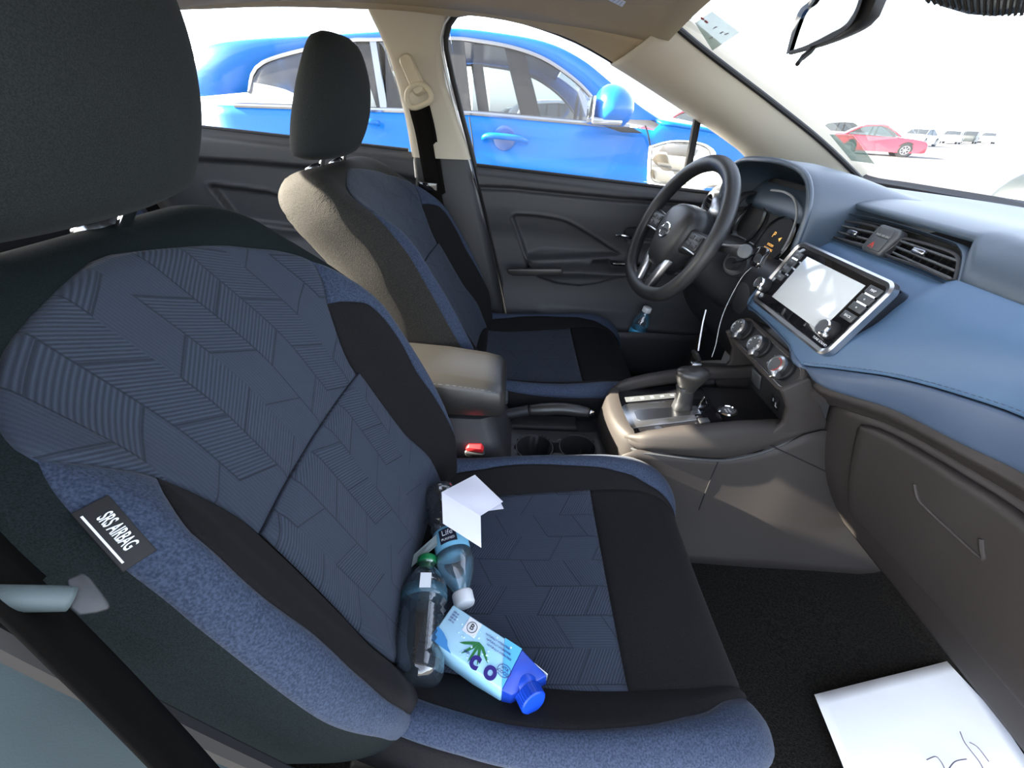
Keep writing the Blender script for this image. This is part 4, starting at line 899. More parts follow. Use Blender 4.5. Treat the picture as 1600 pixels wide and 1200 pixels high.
        MB().grid(P).obj('pod_flank', 'warm_plastic', T, solid=.003, off=-1, angle=180)
        MB().tube(curve([V3(x, sd*(spl([.405, .44, .6, .74, .80], [.084, .116, .129, .126, .114], x)), spl([.405, .45, .6, .68, .74, .80], [.343, .346, .343, .366, .408, .448], x)) for x in np.linspace(.405, .795, 18)], 30), .0032, 8).obj('pod_seam_trim', 'door_plastic', T)
    # rear nose of the pod
    P = []
    for k in range(17):
        t = -math.pi/2+math.pi*k/16; cy, cx = math.sin(t), math.cos(t)
        P.append([V3(.425-.042*cx*f, .098*cy*g, z) for f, g, z in ((.2, .75, .376), (.8, .93, .375), (1.0, 1.0, .366), (1.06, 1.06, .350), (1.12, 1.14, .325), (1.2, 1.18, .29))])
    MB().grid(P).obj('pod_nose', 'warm_plastic', T, angle=180)
    F = Fr((.53, 0, .381), (1, 0, .16), (0, 1, 0))       # u forward, v to the driver, w up
    mb = MB(); pl_ = [(-.128, -.055), (-.118, -.080), (-.09, -.090), (.10, -.094), (.10, .094), (-.09, .090), (-.118, .080), (-.128, .055)]; F.plate(mb, pl_, -.010, -.002); sp_ = mb.obj('selector_panel', 'gloss_black', T, bevel=.002)
    mb = MB(); F.plate(mb, [(-.112, -.045), (-.100, -.058), (.045, -.050), (.045, .022), (-.100, .030), (-.112, .018)], -.003, .0005); gp = mb.obj('gate_plate', 'brushed_plate', sp_, bevel=.001)
    mb = MB(); F.plate(mb, [(-.085, -.030), (-.078, -.036), (.060, -.030), (.060, .000), (-.078, .004), (-.085, -.003)], .0002, .0012); mb.obj('gate_slot', 'dark_chrome', gp)
    mb = MB(); F.plate(mb, [(-.095, .036), (.03, .036), (.03, .056), (-.095, .056)], .0, .002); ix_ = mb.obj('gear_index', 'button_grey', sp_, bevel=.0005)
    for i, ch in enumerate('PRNDL'): text(ch, .011, Fr(F.p(.018-i*.024, .046, .0023), (0, -1, 0), F.u), 0, 0, 0, 'white_mark', ix_)
    mb = MB(); mb.lathe([(.0185, 0), (.020, .004), (.0165, .006), (.015, .004)], F.p(.118, -.030, .0), F.w, 32, cap=False); sb = mb.obj('start_button', 'chrome', sp_)
    mb = MB(); mb.lathe([(0, .0035), (.0155, .0035)], F.p(.118, -.030, 0), F.w, 24, cap=False); mb.obj('button_face', 'button_grey', sb)
    # position from the photograph: just right of the lever foot
    text('START', .0055, Fr(F.p(.118, -.030, .0038), (0, -1, 0), F.u), 0, .003, 0, 'white_mark', sb); text('STOP', .0055, Fr(F.p(.118, -.030, .0038), (0, -1, 0), F.u), 0, -.004, 0, 'white_mark', sb)
    mb = MB(); F.box(mb, .055, -.058, .004, .022, .016, .006); mb.obj('brake_hold_button', 'button_grey', sp_, bevel=.002)
    # cubby in front of the lever
    mb = MB(); mb.box((.70, 0, .378), (.17, .18, .012)); mb.obj('cubby_floor', 'matte_black', T); 
    # lever
    G = thing('gear_lever', 'black gear lever with glossy grip standing on the silver gate', 'gear lever', (.555, 0, .385))
    base = V3(.556, .0, .385); topp = on(1079, 580, 'y', .0)
    mb = MB(); mb.loft([[base*(1-t)+topp*t+V3(0, 0, 0)+F.u*a*k*.020+V3(0, 1, 0)*b*k*.015 for a, b in ((1, .6), (.6, 1), (-.6, 1), (-1, .6), (-1, -.6), (-.6, -1), (.6, -1), (1, -.6))] for t, k in ((-.05, 1.1), (.2, .9), (.45, .85), (.62, 1.1))]); mb.obj('shaft', 'dark_plastic', G, angle=180)
    rings = []
    for k in range(15):
        s = k/14; c_ = base*(1-(.45+.62*s))+topp*(.45+.62*s); lx = spl([0, .12, .3, .55, .8, .93, 1], [.012, .020, .024, .033, .038, .034, .016], s); ly = spl([0, .12, .4, .8, .93, 1], [.010, .017, .020, .024, .020, .009], s)
        rings.append([c_+V3(math.cos(t)*lx+.008*s, math.sin(t)*ly, 0) for t in np.linspace(0, 2*math.pi, 25)[:-1]])
    MB().loft(rings).obj('grip', 'armrest_leather', G, angle=180)
    mb = MB(); mb.box(topp+V3(.004, -.004, .022), (.022, .014, .006)); mb.obj('grip_cap', 'dark_chrome', G, bevel=.002)
    mb = MB(); mb.prism([V3(.588, -.012, .392), V3(.612, -.012, .396), V3(.594, -.010, .425)], (0, .006, 0)); mb.obj('foot_accent', 'chrome', G, bevel=.001)
    # boot-side seat belt buckle by the passenger cushion
    B = thing('belt_buckle', 'black seat belt buckle with red release button beside passenger cushion', 'seat belt buckle', (.075, -.098, .2))
    F = Fr((.076, -.100, .315), (.96, -.10, .0), (.30, -.28, .9))
    mb = MB(); G_ = F; mb.loft([[F.p(a*k, b*k2, w) for a, b in ((-1, -.8), (-.8, -1), (.8, -1), (1, -.8), (1, .8), (.8, 1), (-.8, 1), (-1, .8))] for k, k2, w in ((.024, .06, 0),)]*2) if False else None
    mb = MB(); mb.box(F.p(0, -.035, 0), (.046, .085, .022), F.ax()); mb.obj('buckle_body', 'dark_plastic', B, bevel=.005, seg=3)
    mb = MB(); F2 = F; mb.prism([F.p(a, b, .006) for a, b in ((-.018, .003), (.018, .003), (.020, .014), (.014, .022), (-.014, .022), (-.020, .014))], F.w*-.016); mb.obj('release_button', 'red_plastic', B, bevel=.002)
    mb = MB(); mb.tube([F.p(0, -.075, 0), V3(.06, -.105, .16)], .010, 8); mb.obj('stem', 'matte_black', B)
console()

# ------------------------------------------------------------------ door panels on the driver side
def doors():
    Y0 = .648
    c3 = lambda x, y, Y=Y0-.01: (lambda q: (q[0], q[2]))(on(750+.2249*x, 250+.225*y, 'y', Y))
    T = thing('front_door_panel', 'dark moulded driver door panel below the window, seen past the wheel', 'door panel', (.5, .7, .1))
    xs = np.linspace(.0, .99, 230); zs = np.linspace(.16, .815, 170); X, Z = np.meshgrid(xs, zs, indexing='ij')
    belt = .800-.052*(X/.8)
    h = np.zeros_like(X)
    # rolled belt ledge above a groove
    gr = np.interp(X, *zip(*[(p[0], p[1]) for p in [(0, c3(0, 190)[1])]+[c3(150, 195), c3(600, 240), c3(900, 268), c3(1250, 292)]+[(.99, c3(1250, 292)[1]-.012)]]))
    h += .026*sstep(gr-.002, gr+.010, Z); top = sstep(belt-.030, belt, Z); h -= .026*top**2.2
    h += .010*sstep(gr-.002, gr-.012, Z)*(1-sstep(gr-.05, gr-.14, Z))
    h += -.006*sstep(gr-.10, gr-.16, Z)
    # inset panel
    ins = [c3(*p) for p in ((112, 400), (122, 378), (150, 366), (320, 378), (450, 398), (520, 418), (600, 460), (760, 565), (930, 672), (165, 690))]
    d = sdf(ins, X, Z); h -= .020*(1-sstep(-.012, .0, d))
    h += .0025*np.exp(-(d/.004)**2)
    # armrest shelf
    arm = [c3(*p, .60) for p in ((180, 745), (570, 742), (800, 765), (1080, 770), (1500, 760), (1500, 810), (1010, 815), (850, 835), (700, 872), (560, 888), (380, 870), (250, 830), (190, 792))]
    d2 = sdf(arm, X, Z); h += .052*(1-sstep(-.014, .010, d2))
    shelf = [c3(*p, .61) for p in ((165, 690), (300, 655), (600, 670), (900, 690), (1500, 700), (1500, 800), (180, 800))]
    d3 = sdf(shelf, X, Z); h += .022*(1-sstep(-.03, .012, d3))
    cup = [c3(*p, .60) for p in ((640, 750), (690, 712), (810, 706), (835, 725), (825, 752))]
    d4 = sdf(cup, X, Z); h -= .045*(1-sstep(-.010, .0, d4))
    # door pull recess for the chrome lever
    hr = [c3(*p) for p in ((935, 500), (960, 470), (1200, 462), (1200, 575), (960, 582), (938, 560))]
    d5 = sdf(hr, X, Z); h -= .022*(1-sstep(-.006, .0, d5))
    # bulging map pocket
    h += .035*sstep(.36, .30, Z+.02*X)*sstep(.12, .2, X)
    h += .018*sstep(.45, .30, Z)
    Y = Y0-h+.020*sstep(.80, .99, X)
    mb = MB(); mb.grid([[V3(X[i, j], Y[i, j], min(Z[i, j], belt[i, j])) for j in range(X.shape[1])] for i in range(X.shape[0])])
    # hold the rear edge clear of the pillar: slanting door edge
    for k, (x, y, z) in enumerate(mb.v):
        e = .012+.085*(.82-z)/.3*(1-.35*(.82-z)); mb.v[k] = (e+(x)*(1-e), y, z)
    mb.obj('panel', 'door_plastic', T, angle=180)
    A = [c3(*p, .60) for p in ((186, 752), (200, 744), (560, 742), (574, 756), (572, 775), (560, 795), (230, 795), (192, 778))]
    MB().prism([V3(a, .594, z) for a, z in A], (0, -.012, 0)).obj('armrest_pad', 'armrest_leather', T, bevel=.005, seg=3)
    lv = [on(750+.2249*x, 250+.225*y, 'y', .636) for x, y in ((942, 524), (985, 524), (1020, 532), (1060, 545), (1100, 548))]
    MB().tube(curve(lv, 14), .0045, 8).obj('door_lever', 'chrome', T)
    sw = on(965, 412, 'y', .60); MB().box((sw[0]+.03, .606, sw[2]), (.10, .03, .012)).obj('window_switches', 'gloss_black', T, bevel=.003)
    mb = MB(); lz = on(885, 480, 'y', .62)
    MB().tube([V3(x, .660, .804-.052*(x/.8)) for x in np.linspace(.02, .95, 12)], .006, 8).obj('belt_seal', 'rubber', T)
    # pocket lip holding a bottle
    P = []
    for x in np.linspace(.42, .86, 20): P.append([V3(x, .55+.04*((x-.64)/.22)**4, z) for z in np.linspace(.12, .285+.02*math.cos((x-.64)*6), 8)])
    MB().grid(P).obj('map_pocket', 'door_plastic', T, solid=.005, bevel=0)
    # rear door
    R2 = thing('rear_door_panel', 'dark rear door panel with shallow tray seen between the seats', 'door panel', (-.6, .7, .1))
    c5 = lambda x, y: (lambda q: (q[0], q[2]))(on(250+x*250/1364, 180+y*220/1200, 'y', .64))
    xs = np.linspace(-1.12, -.17, 130); zs = np.linspace(.15, .88, 110); X, Z = np.meshgrid(xs, zs, indexing='ij')
    belt = .868+(.833-.868)*(X+.80)/.6; belt = np.minimum(belt, .885)
    h = np.zeros_like(X); gr = np.interp(X, [-1.1, c5(340, 385)[0], c5(1100, 440)[0], -.17], [c5(340, 385)[1]+.01, c5(340, 385)[1], c5(1100, 440)[1], c5(1100, 440)[1]-.02])
    h += .026*sstep(gr-.002, gr+.010, Z); h -= .026*sstep(belt-.03, belt, Z)**2.2
    ins = [c5(*p) for p in ((370, 600), (420, 590), (900, 650), (1200, 760), (1200, 1000), (620, 925))]
    d = sdf(ins, X, Z); h -= .022*(1-sstep(-.014, .0, d)); h += .003*np.exp(-(d/.006)**2)
    h += .05*(1-sstep(.48, .56, Z))*sstep(-.8, -.6, X)
    mb = MB(); mb.grid([[V3(X[i, j], .655-h[i, j], min(Z[i, j], belt[i, j])) for j in range(X.shape[1])] for i in range(X.shape[0])]); mb.obj('panel', 'door_plastic', R2, angle=180)
    MB().tube([V3(x, .665, min(.870+(.833-.868)*(x+.80)/.6, .887)) for x in np.linspace(-1.1, -.19, 12)], .006, 8).obj('belt_seal', 'rubber', R2)
    # rear bench
    B = thing('rear_bench', 'dark rear bench seat with a blue-grey side stripe behind the front seats', 'rear seat', (-1.1, 0, .1))
    P = []
    for y in np.linspace(-.62, .62, 50):
        e = .05*(abs(y)/.62)**6; bo = .03*math.cos(y/.62*math.pi*2)*-.5
        P.append([p+V3(0, 0, 0) for p in curve([V3(-1.22, y, .80-e), V3(-1.16, y, .86-e), V3(-1.07, y, .845-e), V3(-.98+bo, y, .62), V3(-.90+bo, y, .36), V3(-.86, y, .33), V3(-.6, y, .34), V3(-.44, y, .33), V3(-.40, y, .28), V3(-.41, y, .08)], 34)])
    MB().grid(P).obj('bench_cover', 'black_fabric', B, angle=180)
    for sd in (1, -1):
        a = on(255, 280, 'x', -.93); pts = [V3(-1.05, sd*.47, .84), V3(-.97, sd*.47, .66), V3(-.90, sd*.46, .42)]
        P = [[p+V3(.02, -.028, .01), p+V3(.032, 0, .012), p+V3(.02, .028, .01)] for p in curve(pts, 20)]; MB().grid(P).obj('side_stripe', 'blue_fabric', B, solid=.004)
doors()
# ------------------------------------------------------------------ seat belts
def belts():
    T = thing('seat_belt', 'black driver seat belt hanging down the beige pillar with its metal tongue', 'seat belt', (-.13, .62, .8))
    ring = on(655, 152, 'y', .592)
    a, b = on(634, 92, 'y', .600), on(656, 142, 'y', .596)
    dr = unit(b-a); sdv = unit(np.cross(dr, (0, 1, 0))); G = Fr((a+b)/2+V3(0, -.004, 0), sdv, -dr)
    if G.w[1] > 0: G = Fr(G.o, -G.u, G.v)
    L_ = np.linalg.norm(b-a)
    mb = MB(); mb.loft([[G.p(p[0]*k, p[1]*k2, w) for p in rrect(.035, L_+.016, .012)] for k, k2, w in ((1.05, 1.03, -.012), (1.0, 1.0, .006), (.80, .93, .012))]); mb.obj('anchor_cover', 'cream_plastic', T, angle=50)
    RG = Fr(ring+V3(0, -.008, 0), G.u, V3(0, 0, 1)); 
    mb = MB(); mb.tube(curve([RG.p(*p, 0) for p in ((-.030, -.012), (-.033, .004), (-.024, .020), (-.008, .026), (.010, .026), (.026, .018), (.034, .002), (.031, -.014), (.016, -.020), (-.016, -.018), (-.030, -.012))], 44)[:-1], .0068, 10, closed=True); mb.obj('belt_guide', 'cream_plastic', T)
    # webbing, shoulder to tongue, and the strand behind it
    w0 = [on(*p, 'y', y) for p, y in (((651, 165), .590), ((661, 205), .600), ((668, 245), .610), ((675, 285), .612), ((684, 330), .610), ((694, 380), .605))]
    def strap(pts, wd, side, nm, m='belt_web', n=30, par=T):
        c = curve(pts, n); P = []
        for i, p in enumerate(c): s_ = unit(side[0]*(1-i/(n-1))+side[1]*i/(n-1)); P.append([p-s_*wd/2, p-s_*wd*.25, p+s_*wd*.25, p+s_*wd/2])
        return MB().grid(P).obj(nm, m, par, solid=.0016)
    strap(w0, .046, (V3(1, 0, .05), V3(1, 0, .1)), 'webbing')
    strap([p+V3(.012, .012, 0) for p in w0], .044, (V3(1, 0, .05), V3(1, .1, .1)), 'webbing')
    b2 = on(669, 291, 'y', .598); F = Fr(b2, V3(1, 0, -.05), V3(-.02, 0, 1))
    mb = MB(); F.plate(mb, rrect(.058, .026, .005), -.006, .006); tg = mb.obj('tongue_grip', 'gloss_black', T, bevel=.003)
    mb = MB(); F2 = Fr(on(667, 318, 'y', .598), V3(1, 0, -.05), V3(-.02, 0, 1)); pts = [(-.010, .018), (.010, .018), (.011, -.016), (.007, -.021), (-.007, -.021), (-.011, -.016)]
    for q, r in zip(pts, pts[1:]+pts[:1]): mb.tube([F2.p(*q), F2.p(*r)], .0026, 6)
    mb.tube([F2.p(-.010, .002), F2.p(.010, .002)], .0026, 6); mb.obj('tongue_plate', 'satin_silver', T)
    # passenger belt, close to the lens at the left edge
    T = thing('seat_belt', 'blurred near seat belt and its moulded tongue beside the passenger backrest', 'seat belt', (-.10, -.66, .7))
    # frame facing the camera on the pillar side
    n_ = unit(CP-on(80, 930, 'y', -.64)); o = on(80, 930, 'y', -.645)
    def at(px, py, k=0): return onp(px, py, o+n_*k, n_)
    c = curve([at(-90, 830), at(-20, 890), at(40, 945), at(100, 1005), at(180, 1085), at(280, 1190), at(380, 1300), at(520, 1450), at(640, 1600)], 40)
    sd_ = unit(at(150, 860)-at(20, 1000)); sb = unit(sd_*.36-n_*.93); P = [[p-sb*.023, p-sb*.01, p+sb*.01, p+sb*.023] for p in [q+n_*-.003 for q in c]]
    MB().grid(P).obj('webbing', 'belt_web', T, solid=.0016)
    c2 = curve([at(-140, 740, -.012), at(-90, 800, -.012), at(-20, 875, -.012), at(40, 930, -.010)], 16); P = [[p-sb*.023, p+sb*.023] for p in c2]; MB().grid(P).obj('webbing', 'belt_web', T, solid=.0016)
    mb = MB(); A, B = at(-40, 935, .004), at(112, 935, .004); mb.tube(curve([A, (A+B)/2+n_*.002, B], 10), [.0058]*10, 14); 
    mb.obj('tongue_grip', 'teal_trim', T, angle=180)
    mb = MB(); e = [at(*p, .002) for p in ((104, 905), (128, 895), (140, 902), (158, 925), (172, 944), (170, 952), (150, 958), (122, 962), (108, 950))]; mb.prism(e, n_*.004); mb.obj('tongue_end', 'dark_plastic', T, bevel=.0015, seg=2)
belts()

# ------------------------------------------------------------------ rear-view mirror, visors, stickers
def upper():
    T = thing('rear_view_mirror', 'black framed rear-view mirror at the top of the windshield', 'mirror', (.60, 0, 1.1))
    # face: corners on a plane turned towards the driver
    nrm_ = unit(V3(-1, .34, -.10)); o = on(1285, 45, 'x', .60)
    q = [onp(*p, o, nrm_) for p in ((1229, 84), (1247, 22), (1266, 2), (1290, -26), (1350, -50), (1348, -10), (1340, 18), (1326, 41), (1300, 58), (1262, 74))]
    c_ = sum(q)/len(q)
    mb = MB(); mb.loft([[c_+(p-c_)*k-nrm_*w for p in curve(q+q[:1], 41)[:-1]] for k, w in ((1.0, .004), (1.04, .006), (1.06, .012), (1.0, .026), (.7, .036), (.1, .040))]); h = mb.obj('housing', 'matte_black', T, angle=60)
    qp = [np.array(p, float) for p in ((1229, 84), (1247, 22), (1266, 2), (1290, -26), (1350, -50), (1348, -10), (1340, 18), (1326, 41), (1300, 58), (1262, 74))]
    pc = np.array((1288., 30.)); lo = curve([np.array((*p, 0)) for p in qp+qp[:1]], 61)[:-1]
    def rim_(k, off): out = [];  [out.append(onp(*(p[:2]+(pc-p[:2])*k/np.linalg.norm(pc-p[:2])), o+nrm_*off, nrm_)) for p in lo]; return out
    a0, a1, a2 = rim_(-1.5, -.004), rim_(-1.0, .004), rim_(6.0, .004); a3 = rim_(6.5, .0005)
    MB().grid([a+a[:1] for a in (a0, a1, a2, a3)]).obj('front_rim', 'matte_black', T)
    mb = MB(); mb.prism(a3, -nrm_*.002); mb.obj('glass', 'mirror', T, smooth=False)
    MB().tube(curve([on(1272, 72, 'x', .615), on(1266, 80, 'x', .61), on(1254, 90, 'x', .60), on(1246, 100, 'x', .59)], 10), [.0045]*6+[.0035]*4, 8).obj('tilt_lever', 'matte_black', T)
    a = c_-nrm_*.035; MB().tube([a, a+V3(.035, 0, .05)], .012, 12).obj('stem', 'matte_black', T)
    # sun visor over the driver, folded up
    T = thing('sun_visor', 'tan driver sun visor folded up against the roof above the windshield', 'sun visor', (.35, .35, 1.15))
    z = 1.135; pts = [on(*p, 'z', z) for p in ((868, -10), (905, 22), (940, 34), (975, 38), (992, 36), (1030, 18), (1075, -8), (1080, -40), (900, -60))]
    pts = [V3(min(p[0], .455), p[1], z+.012*(p[0] < .3)) for p in pts]
    mb = MB(); mb.prism(pts, (0, 0, .016)); mb.obj('visor_panel', 'headliner', T, bevel=.006, seg=3)
    l = [on(*p, 'z', z-.0006) for p in ((944, -3), (972, 11), (978, 3), (958, -8))]; mb = MB(); mb.prism(l, (0, 0, .0004)); lb = mb.obj('warning_label', 'white_mark', T, smooth=False)
    mb = MB()
    for k in range(4):
        p, r = l[0]*(1-.2-.2*k)+l[1]*(.2+.2*k), l[3]*(1-.2-.2*k)+l[2]*(.2+.2*k); mb.tube([p*.85+r*.15+V3(0, 0, -.0003), p*.2+r*.8+V3(0, 0, -.0003)], .0006, 4)
    mb.obj('print_lines', 'grey_mark', lb)
    # ribbed visor of the passenger, swung down; backlit shade put into its colour
    T = thing('sun_visor', 'ribbed wedge of the passenger sun visor, coloured dark as backlit, at the top right corner', 'sun visor', (.6, -.2, 1.05))
    X = .56; pts = [on(*p, 'x', X) for p in ((1428, -6), (1465, 12), (1505, 24), (1545, 27), (1585, 22), (1602, 12), (1604, -6), (1520, -60), (1440, -50))]
    mb = MB(); mb.prism([p-V3(.0, 0, 0) for p in pts], (.022, 0, .004)); v = mb.obj('visor_panel', 'dash_pad', T, bevel=.005, seg=2)
    mb = MB()
    for k in range(16):
        a, b = on(1440+k*11, -10, 'x', X-.0005), on(1452+k*9.6, min(24, 4+k*2.2), 'x', X-.0005)
        mb.tube([a, b], .0012, 5)
    mb.obj('ribs', 'matte_black', T)
    # windshield stickers: translucent green-grey sheets
    def sheet(nm, lab, px, off, marks):
        nn = unit(V3(.43, 0, .90)); o = V3(.80, .45, .985+off); pts = [onp(*p, o, nn) for p in px]
        mb = MB(); mb.prism(pts, nn*.0006); t = mb.obj(nm, 'sticker', None, smooth=False); tag(t, lab, 'sticker')
        fu = unit(pts[1]-pts[0]); fv = unit(np.cross(nn, fu)); F = Fr(sum(pts)/len(pts), fu, fv)
        if F.w@(CP-F.o) < 0: F = Fr(F.o, F.u, -F.v)
        return t, F, pts
    m = mat('sticker', lin((178, 205, 190)), .6, trans=.0); m2 = m.node_tree; b = m2.nodes['Principled BSDF']; b.inputs['Alpha'].default_value = .6
    t, F, pts = sheet('windshield_sticker', 'pale green inspection sticker in the upper windshield corner', ((1086, 36), (1112, 18), (1156, 51), (1113, 79)), 0, 1)
    c = sum(pts)/4
    for k, (x, y, mm) in enumerate(((1098, 28, 'red_mark'), (1104, 33, 'red_mark'), (1118, 42, 'grey_mark'), (1128, 50, 'grey_mark'), (1112, 58, 'grey_mark'), (1136, 52, 'grey_mark'))):
        p = onp(x, y, pts[0], F.w); mb = MB(); mb.box(p+F.w*.0012, (.018 if k > 1 else .010, .0025 if k > 1 else .008, .0004), F.ax()); mb.obj('print_block', mm, t, smooth=False)
    t, F, pts = sheet('windshield_sticker', 'green-grey sheet stuck low on the windshield beside the pillar', ((1296, 210), (1333, 211), (1366, 256), (1330, 251)), 0, 0)
upper()

# ------------------------------------------------------------------ vehicles outside
def wheel(T, c, r, m='satin_silver', w=.20, nm='wheel', side=-1):
    mb = MB(); mb.lathe([(r*.62, -w/2), (r*.95, -w/2), (r, -w/2+.03), (r, w/2-.03), (r*.95, w/2), (r*.62, w/2)], c, (0, 1, 0), 28, cap=True); wl = mb.obj(nm, 'tyre', T)
    mb = MB(); yo = side*(w/2+.004)
    mb.lathe([(r*.66, side*(w/2-.01)), (r*.64, yo), (r*.56, yo), (r*.54, side*(w/2-.03))], c, (0, 1, 0), 28, cap=False)
    for k in range(7):
        a = 2*math.pi*k/7; dv = V3(math.cos(a), 0, math.sin(a)); mb.box(np.array(c)+dv*r*.33+V3(0, yo*.92, 0), (r*.56, .02, r*.11), (dv, V3(0, 1, 0), V3(-math.sin(a), 0, math.cos(a))))
    mb.lathe([(0, yo), (r*.14, yo)], c, (0, 1, 0), 14, cap=False); mb.obj('rim', m, wl); return wl
def car(nm, lab, at, L, Wd, Ht, prof, gh, paint, rot=0, belt=.62, group=None, glassm='tinted_glass', cat='car', detail=False, lamp=True):
    """prof: lower body side outline (x, z); gh: greenhouse outline (x, z) above the belt; both in metres, x forward from the middle"""
    T = thing(nm, lab, cat, (0, 0, 0), group)
    hw = Wd/2
    # body: outline lofted across with shoulders pulled in
    pr = [V3(*p) for p in prof]; rings = []
    pc = curve(pr+pr[:1], 73)[:-1]; cz = .45
    for y, k in ((-1, .93), (-.985, .965), (-.94, .99), (-.7, 1.0), (0, 1.01), (.7, 1.0), (.94, .99), (.985, .965), (1, .93)):
        rings.append([V3(p[0]*(1-(1-k)*.6), y*hw-(.06*sstep(.55, 1.0, p[1])*y), cz+(p[1]-cz)*(k if p[1] > cz else k**.3)) for p in pc])
    MB().loft(rings).obj('body', paint, T, angle=50)
    # greenhouse: roof sheet with pillars, glass between
    g = [V3(*p) for p in gh]
    x0, x1 = g[0][0], g[-1][0]; tum = .16
    def yw(z): return hw-.06-tum*((z-g[0][1])/max(max(p[1] for p in g)-g[0][1], .01))
    gc = curve(g, 40); k0 = 9; zr = max(p[1] for p in g)
    # roof and screens
    topi = [i for i, p in enumerate(gc) if p[1] > zr-.14*(zr-g[0][1])]
    P = [[V3(gc[i][0], y*yw(gc[i][1]), gc[i][1]+.03*(1-y*y)) for y in np.linspace(-1, 1, 13)] for i in topi]
    MB().grid(P).obj('roof', paint, T, solid=.02)
    for a, b, n2 in ((0, topi[0], 'rear_screen'), (topi[-1], len(gc)-1, 'windscreen')):
        P = [[V3(gc[i][0], y*(yw(gc[i][1])-.02), gc[i][1]+.03*(1-y*y)) for y in np.linspace(-1, 1, 9)] for i in range(a, b+1)]
        MB().grid(P).obj(n2, glassm, T)
    # side frames and glass
    zb = g[0][1]
    for sd in (-1, 1):
        fr_ = [V3(p[0], sd*yw(p[1]), p[1]) for p in gc]
        mb = MB(); inn = []
        cx = (x0+x1)/2
        ins = [V3(p[0]+(cx-p[0])*.075, sd*(yw(p[1])+.004), zb+.012+(p[1]-zb-.012)*(.885)) if 1 else 0 for p in gc]
        mb.grid([fr_, [p+V3(0, sd*.008, 0) for p in fr_], [p+V3(0, sd*.010, 0) for p in ins], ins]); mb.obj('window_frame', paint, T, angle=180)
        mb = MB(); mb.tube(ins, .010, 6); mb.tube([ins[0], ins[-1]], .010, 6); mb.obj('window_trim', 'rubber', T)
        # glass panes parted by a pillar
        bx = x0+(x1-x0)*.52
        for lo, hi in ((-9, bx-.05), (bx+.05, 9)):
            sel = [p for p in ins if lo <= p[0] <= hi]
            if len(sel) < 3: continue
            ztop = lambda x: float(np.interp(x, [p[0] for p in ins], [p[2] for p in ins]))
            if lo > -9: sel = [V3(lo, sd*yw(ztop(lo)), ztop(lo))]+sel
            else: sel = sel+[V3(hi, sd*yw(ztop(hi)), ztop(hi))]
            P = [[V3(p[0], sd*(yw(zb+.01)+.0), zb+.005) for p in sel], [V3(p[0], sd*yw((p[2]+zb)/2), (p[2]+zb)/2) for p in sel], [V3(p[0], sd*yw(p[2]), p[2]) for p in sel]]
            MB().grid(P).obj('side_window', glassm, T)
        zt = float(np.interp(bx, [p[0] for p in ins], [p[2] for p in ins])); mb = MB(); mb.prism([V3(bx-.05, sd*yw(zb), zb), V3(bx+.05, sd*yw(zb), zb), V3(bx+.04, sd*yw(zt), zt+.01), V3(bx-.04, sd*yw(zt), zt+.01)], (0, sd*.012, 0)); mb.obj('pillar', 'rubber', T)
    # wheels with dark arches
    r = .335
    for wx in (-L*.30, L*.31):
        for sd in (-1, 1):
            mb = MB(); mb.lathe([(r+.07, -.02), (r+.06, .012)], V3(wx, sd*(hw-.035), r), (0, sd, 0), 28); mb.obj('wheel_arch', 'matte_black', T)
            wheel(T, V3(wx, sd*(hw-.10), r), r, side=sd)
    if lamp:
        for sd in (-1, 1):
            mb = MB(); mb.box((L/2-.16, sd*(hw-.24), belt+.06), (.22, .30, .13)); mb.obj('head_lamp', 'screen_glass', T, bevel=.04, seg=3)
            mb = MB(); mb.box((-L/2+.10, sd*(hw-.20), belt+.16), (.16, .26, .16)); mb.obj('tail_lamp', 'red_lamp', T, bevel=.03, seg=3)
    T.location = at; T.rotation_euler = (0, 0, math.radians(rot)); T['_at'] = (0., 0., 0.); return T
GZ = -.32
SUVP = [(-2.20, .28), (-2.24, .60), (-2.18, .95), (-2.05, 1.03), (-1.0, 1.02), (.0, 1.0), (.85, .99), (1.25, 1.00), (1.85, .93), (2.10, .82), (2.20, .62), (2.18, .34), (2.0, .24), (.0, .22), (-2.0, .24)]
SEDP = [(-2.25, .30), (-2.30, .60), (-2.22, .92), (-2.05, .98), (-1.3, .96), (.0, .92), (.9, .90), (1.5, .86), (2.05, .76), (2.22, .55), (2.2, .30), (2.0, .22), (.0, .2), (-2.0, .22)]
